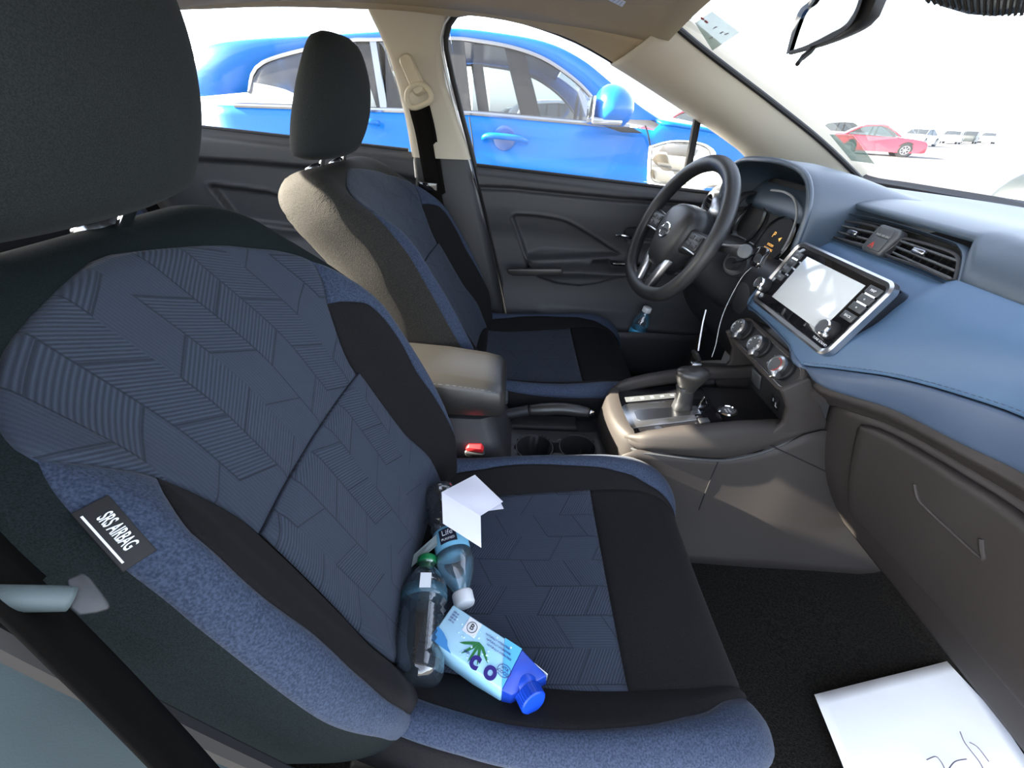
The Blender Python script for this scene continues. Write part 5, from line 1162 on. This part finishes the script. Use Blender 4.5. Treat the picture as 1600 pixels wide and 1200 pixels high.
def outside():
    Yb = 1.93                                           # flank of the blue car
    P_ = lambda x, y, Y=Yb: on(x, y, 'y', Y)
    T = thing('blue_car', 'bright blue crossover parked alongside, seen through the driver side windows', 'car', (0, 0, 0))
    T['_at'] = (0., 0., 0.)
    zb = lambda x: np.interp(x, [-2.4, P_(735, 178)[0], P_(985, 200)[0], 1.3], [.90, P_(735, 178)[2], P_(985, 200)[2], .86])
    # roof arc traced on the plane of the greenhouse
    Yr = 2.08
    arc = [V3(-1.95, 0, .92), V3(-1.80, 0, 1.05), V3(-1.55, 0, 1.18)]+[P_(*p, Yr) for p in ((520, 57), (600, 52), (690, 47), (760, 52), (850, 68), (910, 96), (960, 136), (1005, 172), (1030, 188))]
    arc = [V3(p[0], 0, p[2]) for p in arc]; arc = curve(arc, 60)
    hood = [P_(*p, 1.99) for p in ((1030, 190), (1070, 196), (1120, 205), (1170, 222))]; hood = [V3(p[0], 0, p[2]) for p in hood]+[V3(2.25, 0, .62), V3(2.40, 0, .40)]
    hood = curve(hood, 20)
    # flank: grid in x and z, shoulder line pulled in towards the glass
    xs = np.linspace(-1.98, 2.30, 110); P = []
    for x in xs:
        ztop = zb(x) if x < arc[-1][0]-.04 else float(np.interp(x, [p[0] for p in hood], [p[2] for p in hood]))
        row = []
        for t in np.linspace(0, 1, 22):
            z = -.08+(ztop+.08)*t; yy = Yb+.045*(2*t-1)**2-.02*math.sin(math.pi*min(1, max(0, (t-.55)/.3)))-.025*math.exp(-((t-.62)/.04)**2)*.5
            yy += .30*sstep(1.7, 2.35, x)+.30*sstep(-1.5, -2.0, x)
            row.append(V3(x, yy, z))
        P.append(row)
    body = MB().grid(P).obj('flank', 'blue_paint', T, solid=.02, off=1 if 0 else -1, angle=180)
    # lower cladding sits darker and flatter
    MB().box((.15, Yb+.05, -.16), (3.9, .08, .20)).obj('sill_cladding', 'dark_plastic', T, bevel=.02)
    # hood and roof
    xh = [p for p in hood]; MB().grid([[V3(p[0], Yb+.02+(1.74)*s+.30*sstep(1.7, 2.35, p[0])*(1-2*s), p[2]+.05*math.sin(math.pi*s)) for s in np.linspace(0, 1, 13)] for p in xh]).obj('bonnet', 'blue_paint', T, solid=.015, off=-1, angle=180)
    wide = lambda z: Yr-.02+.10*sstep(1.0, 1.3, z)-.10
    ri = [i for i, p in enumerate(arc)]
    MB().grid([[V3(p[0], Yr+.02+1.44*s, p[2]+.045*math.sin(math.pi*s)**.6) for s in np.linspace(0, 1, 13)] for p in arc if p[2] > 1.02 and p[0] < P_(905, 94, Yr)[0]]).obj('roof', 'blue_paint', T, solid=.02, off=-1, angle=180)
    MB().grid([[V3(p[0], Yr+.03+1.42*s, p[2]+.03*math.sin(math.pi*s)**.6-.01) for s in np.linspace(0, 1, 9)] for p in arc if p[0] > P_(900, 92, Yr)[0]]).obj('windscreen', 'far_glass', T)
    # side frames: near side then far side
    for nm, Yo, Yi, sg in (('near', Yb+.01, Yr, 1), ('far', Yb+1.78, Yr+1.46, -1)):
        cxm = -.45
        outer = [V3(p[0], Yi+(Yo-Yi)*(1-(p[2]-.9)/.4)*.3, p[2]) for p in arc]
        wtop = [P_(*p, Yr) for p in ((532, 64), (590, 60), (700, 58), (745, 62), (800, 72), (850, 90), (895, 120), (925, 150), (950, 186))]
        wtop = [V3(-1.42, 0, .98), V3(-1.30, 0, 1.12)]+[V3(p[0], 0, p[2]) for p in wtop]
        wt = curve(wtop, 60); wt = [V3(p[0], Yi+.02, p[2]) for p in wt]
        # band between window opening and roof edge
        ot = [V3(*(np.array([np.interp(k/59, np.linspace(0, 1, 60), [q[c] for q in arc]) for c in range(3)]))) for k in range(60)]
        band = [[V3(ot[k][0], Yi+.03, ot[k][2]+.012) for k in range(60)], [V3(ot[k][0], Yi-.004*sg, ot[k][2]) for k in range(60)], [wt[k]+V3(0, -.012*sg, 0) for k in range(60)], [wt[k]+V3(0, .02*sg, -.004) for k in range(60)]]
        MB().grid(band).obj('roof_frame', 'blue_paint', T, angle=180)
        yb_ = Yo+.055*sg
        MB().tube([w+V3(0, -.010*sg, -.004) for w in wt], .011, 8).obj('window_trim', 'dark_chrome', T)
        MB().tube([V3(x, yb_-.035*sg, zb(x)+.004) for x in np.linspace(-1.45, P_(985, 200)[0], 16)], .013, 8).obj('belt_trim', 'dark_chrome', T)
        # glass in three panes
        def ztop(x): return float(np.interp(x, [p[0] for p in wt], [p[2] for p in wt]))
        xa, xb_, xc = P_(598, 100, 2.0)[0], P_(722, 100, 2.0)[0], P_(988, 199)[0]
        for k, (lo, hi) in enumerate(((-1.44, xa-.03), (xa+.0, xb_-.055), (xb_+.055, xc-.02))):
            Pg = [[V3(x, yb_-.03*sg+((Yi+.02)-(yb_-.03*sg))*t, zb(x)+(max(ztop(x), zb(x)+.004)-zb(x))*t) for t in np.linspace(0, 1, 6)] for x in np.linspace(lo, hi, 24)]
            MB().grid(Pg).obj('side_window', 'tinted_glass' if sg > 0 else 'far_glass', T)
        for x_, w_, mm in ((xa-.015, .035, 'dark_chrome'), (xb_, .10, 'rubber')):
            zt = ztop(x_); mb = MB(); mb.prism([V3(x_-w_/2, yb_-.03*sg, zb(x_)), V3(x_+w_/2, yb_-.03*sg, zb(x_)), V3(x_+w_/2-.05, Yi+.01, zt), V3(x_-w_/2-.05, Yi+.01, zt)], (0, .02*sg, 0)); mb.obj('pillar', mm, T)
    # shut lines
    mb = MB(); c_ = curve([P_(*p, Yb-.01) for p in ((1008, 196), (1014, 215), (1017, 245), (1016, 290), (1010, 330))], 12); mb.tube(c_, .004, 6); mb.obj('shut_line', 'matte_black', T)
    mb = MB(); c_ = [P_(*p, Yb-.012) for p in ((733, 182), (738, 215), (742, 260), (748, 310))]; mb.tube(c_, .004, 6); mb.obj('shut_line', 'matte_black', T)
    # handle; its recess is a disc with the shade painted as darker blue
    h0 = P_(788, 216, Yb-.02)
    mb = MB(); mb.lathe([(0, .004), (.045, .004), (.062, .0)], h0+V3(0, .005, .0), (0, -1, 0), 24, cap=False); mb.obj('handle_recess', 'blue_paint_shade', T)
    hb = MB().tube(curve([P_(754, 217, Yb-.02), P_(765, 212, Yb-.045), P_(800, 215, Yb-.055), P_(818, 219, Yb-.04), P_(824, 222, Yb-.015)], 16), [.010]+[.016]*14+[.010], 10).obj('door_handle', 'blue_paint', T, angle=180)
    # handle of the rear door, mostly hidden
    MB().tube(curve([P_(570, 190, Yb-.02), P_(580, 190, Yb-.05), P_(592, 193, Yb-.02)], 8), .014, 8).obj('door_handle', 'blue_paint', T, angle=180)
    # mirror
    Ym = Yb-.16; mc = on(952, 170, 'y', Ym); rings = []
    for k in range(13):
        s = -1+k/6; f = math.sqrt(max(1-s*s, .0025)); rings.append([mc+V3(.105*f*math.cos(t)*(1+.2*math.cos(t)), s*.13, .105*f*max(math.sin(t), -.72)) for t in np.linspace(0, 2*math.pi, 25)[:-1]])
    mr = MB().loft(rings).obj('wing_mirror', 'blue_paint', T, angle=180)
    MB().box(mc+V3(-.02, 0, -.055), (.16, .20, .035)).obj('mirror_base', 'dark_chrome', mr, bevel=.012, seg=3)
    MB().box(mc+V3(-.095, 0, .0), (.012, .20, .10)).obj('mirror_glass', 'mirror', mr, bevel=.02, seg=3)
    MB().prism([P_(940, 196, Yb), P_(985, 199, Yb), P_(1002, 208, Yb), P_(968, 206, Yb)], (0, -.05, 0)).obj('mirror_foot', 'rubber', T, bevel=.006)
    # seats and dark cabin inside
    for sx in (-.55, .35):
        for sy in (2.45, 3.2):
            MB().loft([[V3(sx+dx-.22*t, sy+dy*w, .55+.62*t) for dx, dy in ((.07, .2), (.07, -.2), (-.05, -.2), (-.05, .2))] for t, w in ((0, 1), (.6, 1.1), (.85, .8), (.9, .5), (1.12, .5), (1.16, .3))]).obj('cabin_seat', 'black_fabric', T, bevel=.01)
    MB().box((-.2, Yb+.9, .45), (3.4, 1.6, .3)).obj('cabin_floor', 'matte_black', T)
    MB().tube([V3(.62, 3.05+.18*math.cos(t), .92+.18*math.sin(t)) for t in np.linspace(0, 2*math.pi, 25)[:-1]], .014, 8, closed=True).obj('steering_wheel', 'rubber', T)
    for wx in (-1.12, 1.42): wheel(T, V3(wx, Yb+.12, GZ+.35), .35)
    for wx in (-1.12, 1.42): wheel(T, V3(wx, Yb+1.6, GZ+.35), .35, side=1)
    # far flank
    MB().box((.1, Yb+1.72, .35), (3.7, .04, .95)).obj('far_flank', 'blue_paint', T, bevel=.02)
    # aerial-like bright strip of our own front window: none

    # outer mirror of the white car
    T = thing('wing_mirror', 'white wing mirror of this car outside the driver window', 'mirror', (.78, .90, .85))
    q = [on(*p, 'y', y) for p, y in (((1020, 232), .93), ((1018, 262), .90), ((1022, 284), .87), ((1060, 288), .83), ((1090, 286), .80), ((1105, 262), .80), ((1108, 238), .83), ((1090, 227), .86), ((1052, 224), .90))]
    c_ = sum(q)/len(q); nn = unit(np.cross(q[2]-q[0], q[5]-q[0])); nn = nn if nn[0] < 0 else -nn
    loop = curve(q+q[:1], 41)[:-1]
    mb = MB(); mb.loft([[c_+(p-c_)*k-nn*w for p in loop] for k, w in ((1.03, -.006), (1.13, -.002), (1.20, .02), (1.16, .06), (.9, .10), (.5, .125), (.05, .13))]); mb.obj('housing', 'white_paint', T, angle=180)
    mb = MB(); mb.prism([c_+(p-c_)*1.0+nn*.007 for p in loop], -nn*.002); mb.obj('glass', 'mirror', T, smooth=False)
    mb = MB(); mb.tube([c_+(loop[k]-c_)*1.01+nn*.008 for k in range(40)], .0022, 6, closed=True); mb.obj('glass_rim', 'rubber', T)
    MB().tube([c_+V3(.03, -.05, -.05), V3(.86, .70, .80)], [.022, .028], 10).obj('mirror_arm', 'white_paint', T)

    # far cars in the lot
    SUVG = [(-2.05, 1.0), (-1.75, 1.42), (-1.3, 1.56), (-.4, 1.62), (.25, 1.56), (.95, 1.02)]
    SEDG = [(-1.75, .95), (-1.1, 1.34), (-.5, 1.43), (.1, 1.40), (.95, .92)]
    def place(px, dist, z=GZ):                          # ground point along a pixel column near the horizon
        w = _d*FL+_R*(px-800)-_U*(215-600); w = np.array([w[0], w[1], 0]); w = unit(w); return CP[0]+w[0]*dist, CP[1]+w[1]*dist, z
    car('parked_car', 'red hatchback parked far off, seen above the dashboard', place(1372, 34), 4.2, 1.75, 1.5, SEDP, SEDG, 'red_paint', rot=-28)
    car('parked_car', 'silver crossover standing just behind the red hatchback', place(1318, 44), 4.4, 1.8, 1.6, SUVP, SUVG, 'silver_paint', rot=-20)
    car('parked_car', 'maroon pickup-like car beyond the blue car bonnet', place(1062, 26), 4.4, 1.8, 1.6, SUVP, SUVG, 'maroon_paint', rot=160)
    car('parked_car', 'grey car beside the maroon one beyond the pillar', place(1030, 36), 4.4, 1.8, 1.6, SEDP, SEDG, 'silver_paint', rot=160)
    car('parked_car', 'white crossover seen through the windows of the blue car', place(880, 17), 4.4, 1.8, 1.6, SUVP, SUVG, 'white_paint', rot=12)
    car('parked_car', 'dark green-grey car seen through the windows of the blue car', place(820, 25), 4.4, 1.8, 1.5, SEDP, SEDG, 'green_grey_paint', rot=8)
    car('parked_car', 'dark car with orange lamp at the right edge beyond the windshield', place(1960, 9.5), 4.4, 1.8, 1.6, SUVP, SUVG, 'dark_paint', rot=200)
    car('parked_car', 'tiny pale car in the distance left of the right edge', place(1440, 62), 4.4, 1.8, 1.6, SEDP, SEDG, 'silver_paint', rot=30)
    for i, (px, dd, pt) in enumerate(((1488, 84, 'silver_paint'), (1515, 95, 'dark_paint'), (1545, 106, 'silver_paint'))):
        car('parked_car', 'tiny distant car in the row on the horizon', place(px, dd), 4.4, 1.8, 1.6, SEDP, SEDG, pt, rot=40, group='distant cars in the row on the horizon')
outside()
# ------------------------------------------------------------------ things lying about
def put(F, prof, n=32, name='x', m='clear_plastic', parent=None, ribs=None, sq=0, **k):
    """solid of revolution along F.u with an optional fluting; prof = (r, along)"""
    rings = []
    for r, a in prof:
        ring = []
        for j in range(n):
            t = 2*math.pi*j/n; rr = r*(1-sq*math.cos(5*t) if sq and a < .03 else r/r if r else 1) if False else r
            if sq and a < .028: rr = r*(1-.10*abs(math.cos(2.5*t))*(1-a/.028))
            ring.append(F.p(a, rr*math.cos(t), rr*math.sin(t)))
        rings.append(ring)
    return MB().loft(rings).obj(name, m, parent, angle=180, **k)
def along(A, B, hint=V3(0, 0, 1)):                       # frame whose u runs from A to B
    u = unit(B-A); v = np.cross(hint, u); return Fr(A, u, v)
ZC = .308                                                  # top of the passenger cushion
def bottles():
    # green-capped bottle; base towards the camera side, cap towards the console
    A = onp(650, 1072, (0, 0, ZC+.034), (0, 0, 1)); B = onp(668, 872, (0, 0, ZC+.034), (0, 0, 1))
    L = np.linalg.norm(B-A); T = thing('water_bottle', 'large empty clear bottle with green cap lying along the backrest', 'bottle', tuple(A)); F = along(A, B); R0 = .0345
    k = L/.26
    pr = [(.004, .006), (.020, .002), (.030, .004), (R0, .016), (R0, .030)]
    for i in range(8): a = .042+i*.0125; pr += [(R0, a), (R0-.0028, a+.006)]
    pr += [(R0, .150), (R0*.97, .165), (R0*1.0, .175), (R0*.92, .193), (R0*.72, .212), (R0*.48, .228), (.0125, .236), (.0125, .243), (.0148, .2435), (.0148, .2455), (.0125, .246), (.0125, .252)]
    pr = [(r, a*k) for r, a in pr]
    put(F, pr, 40, 'bottle_wall', 'clear_plastic_dim', T, sq=1)
    put(F, [(R0*1.01, .152*k), (R0*1.01, .178*k)], 40, 'label_band', 'label_film', T)
    q = Fr(F.p(.178*k, 0, 0)+unit(CP-F.p(.178*k, 0, 0))*.0345, -F.v, F.u)
    c = MB(); put(F, [(.0155, .244*k), (.0158, .246*k), (.0158, .258*k), (.0145, .260*k), (.001, .260*k)], 28, 'cap', mat('cap_green', lin((20, 125, 70)), .4), T)
    mb = MB(); w = unit(CP-F.p(.19*k, 0, 0)); w = unit(w-F.u*(w@F.u)); q = Fr(F.p(.176*k, 0, 0)+w*.0345, -np.cross(F.u, w), F.u)
    if q.w@w < 0: q = Fr(q.o, -q.u, q.v)
    q.box(mb, .0, 0, .001, .016, .022, .0008); mb.obj('code_patch', 'white_mark', T)
    # wavy wrap remnant, mid blue
    # second bottle, half full label, white cap towards the camera, base under the folded paper
    A = onp(686, 762, (0, 0, ZC+.040), (0, 0, 1)); B = onp(725, 940, (0, 0, ZC+.022), (0, 0, 1)); L = np.linalg.norm(B-A); k = L/.205; R0 = .031
    T = thing('water_bottle', 'crumpled clear bottle with white cap and pale blue label under the folded paper', 'bottle', tuple(A)); F = along(A, B)
    pr = [(.004, .004), (.022, .002), (.029, .006), (R0, .018)]
    for i in range(4): a = .026+i*.014; pr += [(R0, a), (R0-.0032, a+.007)]
    pr += [(R0, .088), (R0*.90, .096), (R0*.90, .128), (R0*1.0, .136), (R0*.98, .150), (R0*.80, .168), (R0*.55, .182), (.0135, .190), (.0125, .194), (.0125, .200)]
    pr = [(r, a*k) for r, a in pr]; put(F, pr, 36, 'bottle_wall', 'clear_plastic', T, sq=1)
    lb = put(F, [(R0*.90, .094*k), (R0*.935, .096*k), (R0*.935, .130*k), (R0*.90, .132*k)], 36, 'label', mat('label_blue', lin((120, 185, 215)), .5), T); lb['label'] = 'pale blue wrap label with a dark name panel'
    w = unit(CP-F.p(.11*k, 0, 0)); w = unit(w-F.u*(w@F.u)*1.0+np.cross(F.u, w)*-.25); w = unit(w-F.u*(w@F.u)); q = Fr(F.p(.111*k, 0, 0)+w*R0*.93, F.u, np.cross(w, F.u))
    mb = MB(); P = []
    for a in np.linspace(-.012, .012, 4)*k:
        P.append([F.p(.111*k+a, 0, 0)+(w*math.cos(t)+np.cross(F.u, w)*math.sin(t))*(R0*.945) for t in np.linspace(-.15, .85, 10)])
    mb.grid(P); pn = mb.obj('name_panel', mat('panel_navy', (.012, .014, .03), .5), lb)
    t0 = .35; wd = w*math.cos(t0)+np.cross(F.u, w)*math.sin(t0); tv = -w*math.sin(t0)+np.cross(F.u, w)*math.cos(t0); G = Fr(F.p(.111*k, 0, 0)+wd*(R0*.955), tv, -F.u)
    if G.w@wd < 0: G = Fr(G.o, -G.u, G.v)
    text('Life', .013, G, 0, .004, .0002, 'white_mark', pn); text('PURIFIED', .0055, G, 0, -.007, .0002, 'white_mark', pn)
    put(F, [(.0150, .192*k), (.0160, .194*k), (.0160, .208*k), (.0145, .211*k), (.001, .211*k)], 30, 'cap', mat('cap_white', (.72, .74, .76), .45), T)
    # bottle in the driver door pocket
    A = on(988, 522, 'y', .585)+V3(-.005, 0, -.10); B = on(1012, 481, 'y', .575); F = along(A, B, V3(0, 1, 0)); L = np.linalg.norm(B-A); k = L/.205
    T = thing('water_bottle', 'small water bottle with blue label standing in the driver door pocket', 'bottle', tuple(A))
    pr = [(.004, .004), (.024, .002), (.030, .008), (.031, .02), (.031, .085), (.028, .09), (.028, .125), (.031, .134), (.030, .150), (.024, .168), (.016, .182), (.0125, .190), (.0125, .200)]
    put(F, [(r, a*k) for r, a in pr], 30, 'bottle_wall', 'clear_plastic', T)
    put(F, [(.028, .092*k), (.0292, .093*k), (.0292, .125*k), (.028, .126*k)], 30, 'label', lin and mat('label_cyan', lin((70, 170, 215)), .5), T)
    put(F, [(.0150, .190*k), (.0155, .192*k), (.0155, .205*k), (.014, .207*k), (.001, .207*k)], 24, 'cap', 'cap_white', T)
bottles()

def carton():
    # prism carton lying on the cushion; its printed face is up, the capped top towards the camera right
    z = ZC+.056
    a, b, c, d = [onp(*p, (0, 0, z), (0, 0, 1)) for p in ((706, 944), (676, 1000), (822, 1090), (832, 1008))]
    b2 = onp(677, 1000, (0, 0, z), (0, 0, 1)); 
    u = unit(onp(800, 1004, (0, 0, z), (0, 0, 1))-onp(708, 944, (0, 0, z), (0, 0, 1))); o = onp(708, 944, (0, 0, z), (0, 0, 1))
    wv = onp(677, 1000, (0, 0, z), (0, 0, 1))-o; wv = wv-u*(wv@u)
    T = thing('drink_carton', 'light blue drink carton with navy gabled end and blue screw cap', 'carton', tuple(o))
    wid = .052; F = Fr(o, u, -unit(wv)); Lb = .112; dep = .052       # u along, v away from the camera, w up
    face = mat('carton_blue', lin((150, 205, 232)), .35, mottle=(14, lin((176, 219, 240)), .1)); navy = mat('carton_navy', lin((20, 50, 150)), .35, mottle=(20, lin((28, 75, 185)), .15)); cyan = mat('carton_cyan', lin((95, 185, 230)), .35)
    w2 = -dep
    def V(u_, v_, w_): return F.p(u_, v_, w_)
    mb = MB(); mb.loft([[V(x, 0, 0), V(x, -wid, 0), V(x, -wid, w2), V(x, 0, w2)] for x in (0, Lb)]); body = mb.obj('carton_body', face, T, bevel=.0025, seg=2)
    # gabled shoulder, slanting to the capped corner
    top = [(Lb, 0, 0), (Lb, -wid, 0), (Lb, -wid, w2), (Lb, 0, w2)]; rid = [(Lb+.040, -.004, -.018), (Lb+.012, -wid+.004, -.010), (Lb+.012, -wid+.004, w2+.012), (Lb+.042, -.004, w2+.010)]
    mb = MB(); mb.loft([[V(*p) for p in top], [V(*p) for p in rid]]); mb.obj('gabled_top', navy, T, bevel=.0015)
    mb = MB(); mb.prism([V(Lb-.026, 0, .0006), V(Lb, 0, .0006), V(Lb, -wid, .0006)], F.w*.0004); mb.obj('cyan_corner', cyan, T, smooth=False)
    mb = MB(); cen = V(Lb+.026, -wid*.58, w2*.42); axd = unit(F.u*.80+F.v*-.50+F.w*.25); mb.lathe([(.0165, -.018), (.0175, -.004), (.0150, .0), (.0165, .001), (.0165, .015), (.0150, .0165), (.001, .0165)], cen, axd, 32); cp = mb.obj('screw_cap', mat('cap_blue', lin((22, 72, 190)), .35), T)
    mb = MB()
    for k in range(28):
        t = 2*math.pi*k/28; a_ = unit(np.cross(axd, (0, 0, 1))); b_ = np.cross(axd, a_); dv = a_*math.cos(t)+b_*math.sin(t); mb.box(cen+axd*.008+dv*.0166, (.013, .0012, .0010), (axd, np.cross(axd, dv), dv))
    mb.obj('cap_ridges', 'cap_blue', cp)
    # print
    G = Fr(F.o+F.w*.0004, -F.u*0+F.v*-1, F.u)             # lettering runs across the carton, towards the cap is up
    G = Fr(F.p(0, 0, .0006), F.u, F.v)
    R90 = math.pi/2*-1
    wave = []
    mb = MB(); mb.prism([V(.0, -wid, .0005), V(.0, -.034, .0005), V(.012, -.037, .0005), (V(.022, -.042, .0005)), V(.026, -.047, .0005), V(.036, -wid, .0005)], F.w*.0002); mb.obj('wave_print', mat('wave_blue', lin((70, 140, 200)), .4), T, smooth=False)
    leaf = mat('leaf_green', lin((40, 115, 60)), .5); mb = MB()
    for t in (-2.6, -2.1, -1.6, -1.1, -.6):
        c0 = np.array((.060, -.022)); dv = np.array((math.cos(t), math.sin(t))); nv = np.array((-dv[1], dv[0])); pts = [c0, c0+dv*.008+nv*.0028, c0+dv*.020+nv*.0022, c0+dv*.027, c0+dv*.020-nv*.0010, c0+dv*.008-nv*.001]
        mb.prism([V(p[0], p[1], .0007) for p in pts], F.w*.0002)
    mb.obj('palm_print', leaf, T, smooth=False)
    pur = mat('print_purple', lin((50, 40, 120)), .4)
    text('coco', .030, G, .094, -.050, .0008, pur, T, name='brand_lettering', rot=0, bold=.0010) if False else None
    text('c o', .030, G, .080, -.042, .0009, 'print_purple', T, name='brand_lettering', bold=.0012)
    text('B', .011, G, .041, -.012, .0010, 'matte_black', T, rot=R90*.0)
    mb = MB(); mb.tube([V(.041+.0068*math.cos(t), -.012+.0068*math.sin(t), .001) for t in np.linspace(0, 6.283, 25)[:-1]], .0005, 5, closed=True); mb.obj('ring_print', 'matte_black', T)
    mb = MB(); G.box(mb, .041, -.012, .0003, .020, .020, .0003); mb.obj('white_patch', 'white_mark', T, smooth=False)
    for i, (u_, v_) in enumerate(((.080, -.009), (.084, -.014), (.088, -.019))): text('NATURALLY HYDRATING', .0032, G, u_+.0, v_, .0009, 'print_purple', T)
    for i, v_ in enumerate((-.008, -.012, -.016, -.020)): text('330 mL', .0032, G, .012, v_-.0, .0009, 'print_purple', T)
    mb = MB(); mb.lathe([(.0, .0008), (.0085, .0008)], V(.104, -.012, 0), F.w, 24, cap=False); mb.obj('round_badge', mat('badge_teal', lin((60, 160, 200)), .4), T)
    text('VITA', .0050, G, .1045, -.031, .0010, 'print_purple', T); text('COCO', .0050, G, .1045, -.036, .0010, 'print_purple', T)
    mb = MB(); mb.tube([V(.1045+.009*math.cos(t), -.0335+.0068*math.sin(t), .001) for t in np.linspace(0, 6.283, 25)[:-1]], .0004, 5, closed=True); mb.obj('oval_print', 'print_purple', T)
    text('with', .005, G, .052, -.040, .0009, 'print_purple', T)
    H = Fr(V(Lb+.022, -.006, -.020), F.w*-1, F.u)
    dm = mat('droplet', lin((200, 228, 240)), .15); mb = MB()
    for k in range(26):
        u_, v_ = rng.uniform(.01, Lb-.01), rng.uniform(-wid+.004, -.004); r_ = rng.uniform(.0006, .0018); mb.lathe([(r_, .0006), (r_*.8, .0012), (.0001, .0015)], V(u_, v_, 0), F.w, 10, cap=False)
    o_ = mb.obj('droplet_print', dm, T)
    mb = MB(); q = [V(Lb+.020, -.001, -.016), V(Lb+.040, -.002, -.020), V(Lb+.040, -.002, -.040), V(Lb+.020, -.001, -.036)]; mb.prism(q, F.v*.0012); mb.obj('white_patch', 'white_mark', T, smooth=False)
carton()

def papers():
    # folded sheet propped on the white-capped bottle
    z = ZC+.085
    def at(x, y, zz): return onp(x, y, (0, 0, zz), (0, 0, 1))
    a, b, c, d, e, f, g = at(690, 769, z+.012), at(742, 742, z-.006), at(786, 784, z-.012), at(787, 795, z-.014), at(751, 806, z+.004), at(752, 856, z-.020), at(692, 818, z+.004)
    m = at(715, 786, z+.018)
    def sheet(quad, n=10, curl=.0):
        P = []
        for i in range(n+1):
            for_ = i/n; row = []
            for j in range(n+1):
                t = j/n; p = (quad[0]*(1-for_)+quad[3]*for_)*(1-t)+(quad[1]*(1-for_)+quad[2]*for_)*t; row.append(p+V3(0, 0, curl*math.sin(math.pi*t)*math.sin(math.pi*for_)))
            P.append(row)
        return P
    mb = MB(); 
    mb.grid(sheet([a, b, c, e], curl=.004)); mb.grid(sheet([a, e, f, g], curl=-.003)); o = mb.obj('folded_paper', 'paper_seat', None, solid=.0003, smooth=False)
    tag(o, 'crumpled folded white paper lying over the bottle at the seat back corner', 'paper')
    mb = MB(); mb.grid(sheet([at(744, 752, z-.016), at(778, 776, z-.018), d, at(750, 800, z-.008)])); mb.obj('under_fold', 'paper_seat', o, solid=.0003, smooth=False)
    # pale strip behind the bottle
    zz = ZC+.030
    q = [at(641, 888, zz), at(646, 868, zz), at(684, 834, zz+.02), at(690, 846, zz+.018)]
    mb = MB(); mb.prism(q, (0, 0, .0015)); o = mb.obj('paper_strip', mat('strip_pale', lin((150, 165, 165)), .6), None, smooth=False); tag(o, 'narrow pale paper strip tucked between the green-capped bottle and the backrest', 'paper strip')
    # big sheet on the carpet
    zf = .066
    A, B, C_, D_ = at(1270, 1087, zf), at(1495, 1029, zf), at(1606, 1196, zf), at(1330, 1230, zf)
    C_ = B+(A-B)*0+unit(C_-B)*.30; D_ = A+(C_-B)
    P = []
    for i in range(17):
        s = i/16; row = []
        for j in range(17):
            t = j/16; p = (A*(1-s)+B*s)*(1-t)+(D_*(1-s)+C_*s)*t; row.append(p+V3(0, 0, .003*math.sin(5*s+2*t)+.003*math.sin(4*t)+.006*(1-s)**4+.004*s**4))
        P.append(row)
    o = MB().grid(P).obj('paper_sheet', 'paper', None, solid=.0004); tag(o, 'white sheet with pen scribbles lying on the passenger footwell carpet', 'paper')
    mb = MB(); 
    for pts in (((1448, 1187), (1462, 1182), (1470, 1190), (1476, 1202), (1474, 1210)), ((1500, 1143), (1506, 1158), (1516, 1172), (1530, 1190), (1538, 1205)), ((1480, 1205), (1492, 1190), (1510, 1186)), ((1515, 1160), (1528, 1168), (1545, 1190))):
        mb.tube(curve([at(*p, zf+.0095) for p in pts], 14), .0008, 5)
    mb.obj('pen_scribble', 'ink', o)
papers()
for o in bpy.data.objects:
    if '_at' in o: del o['_at']
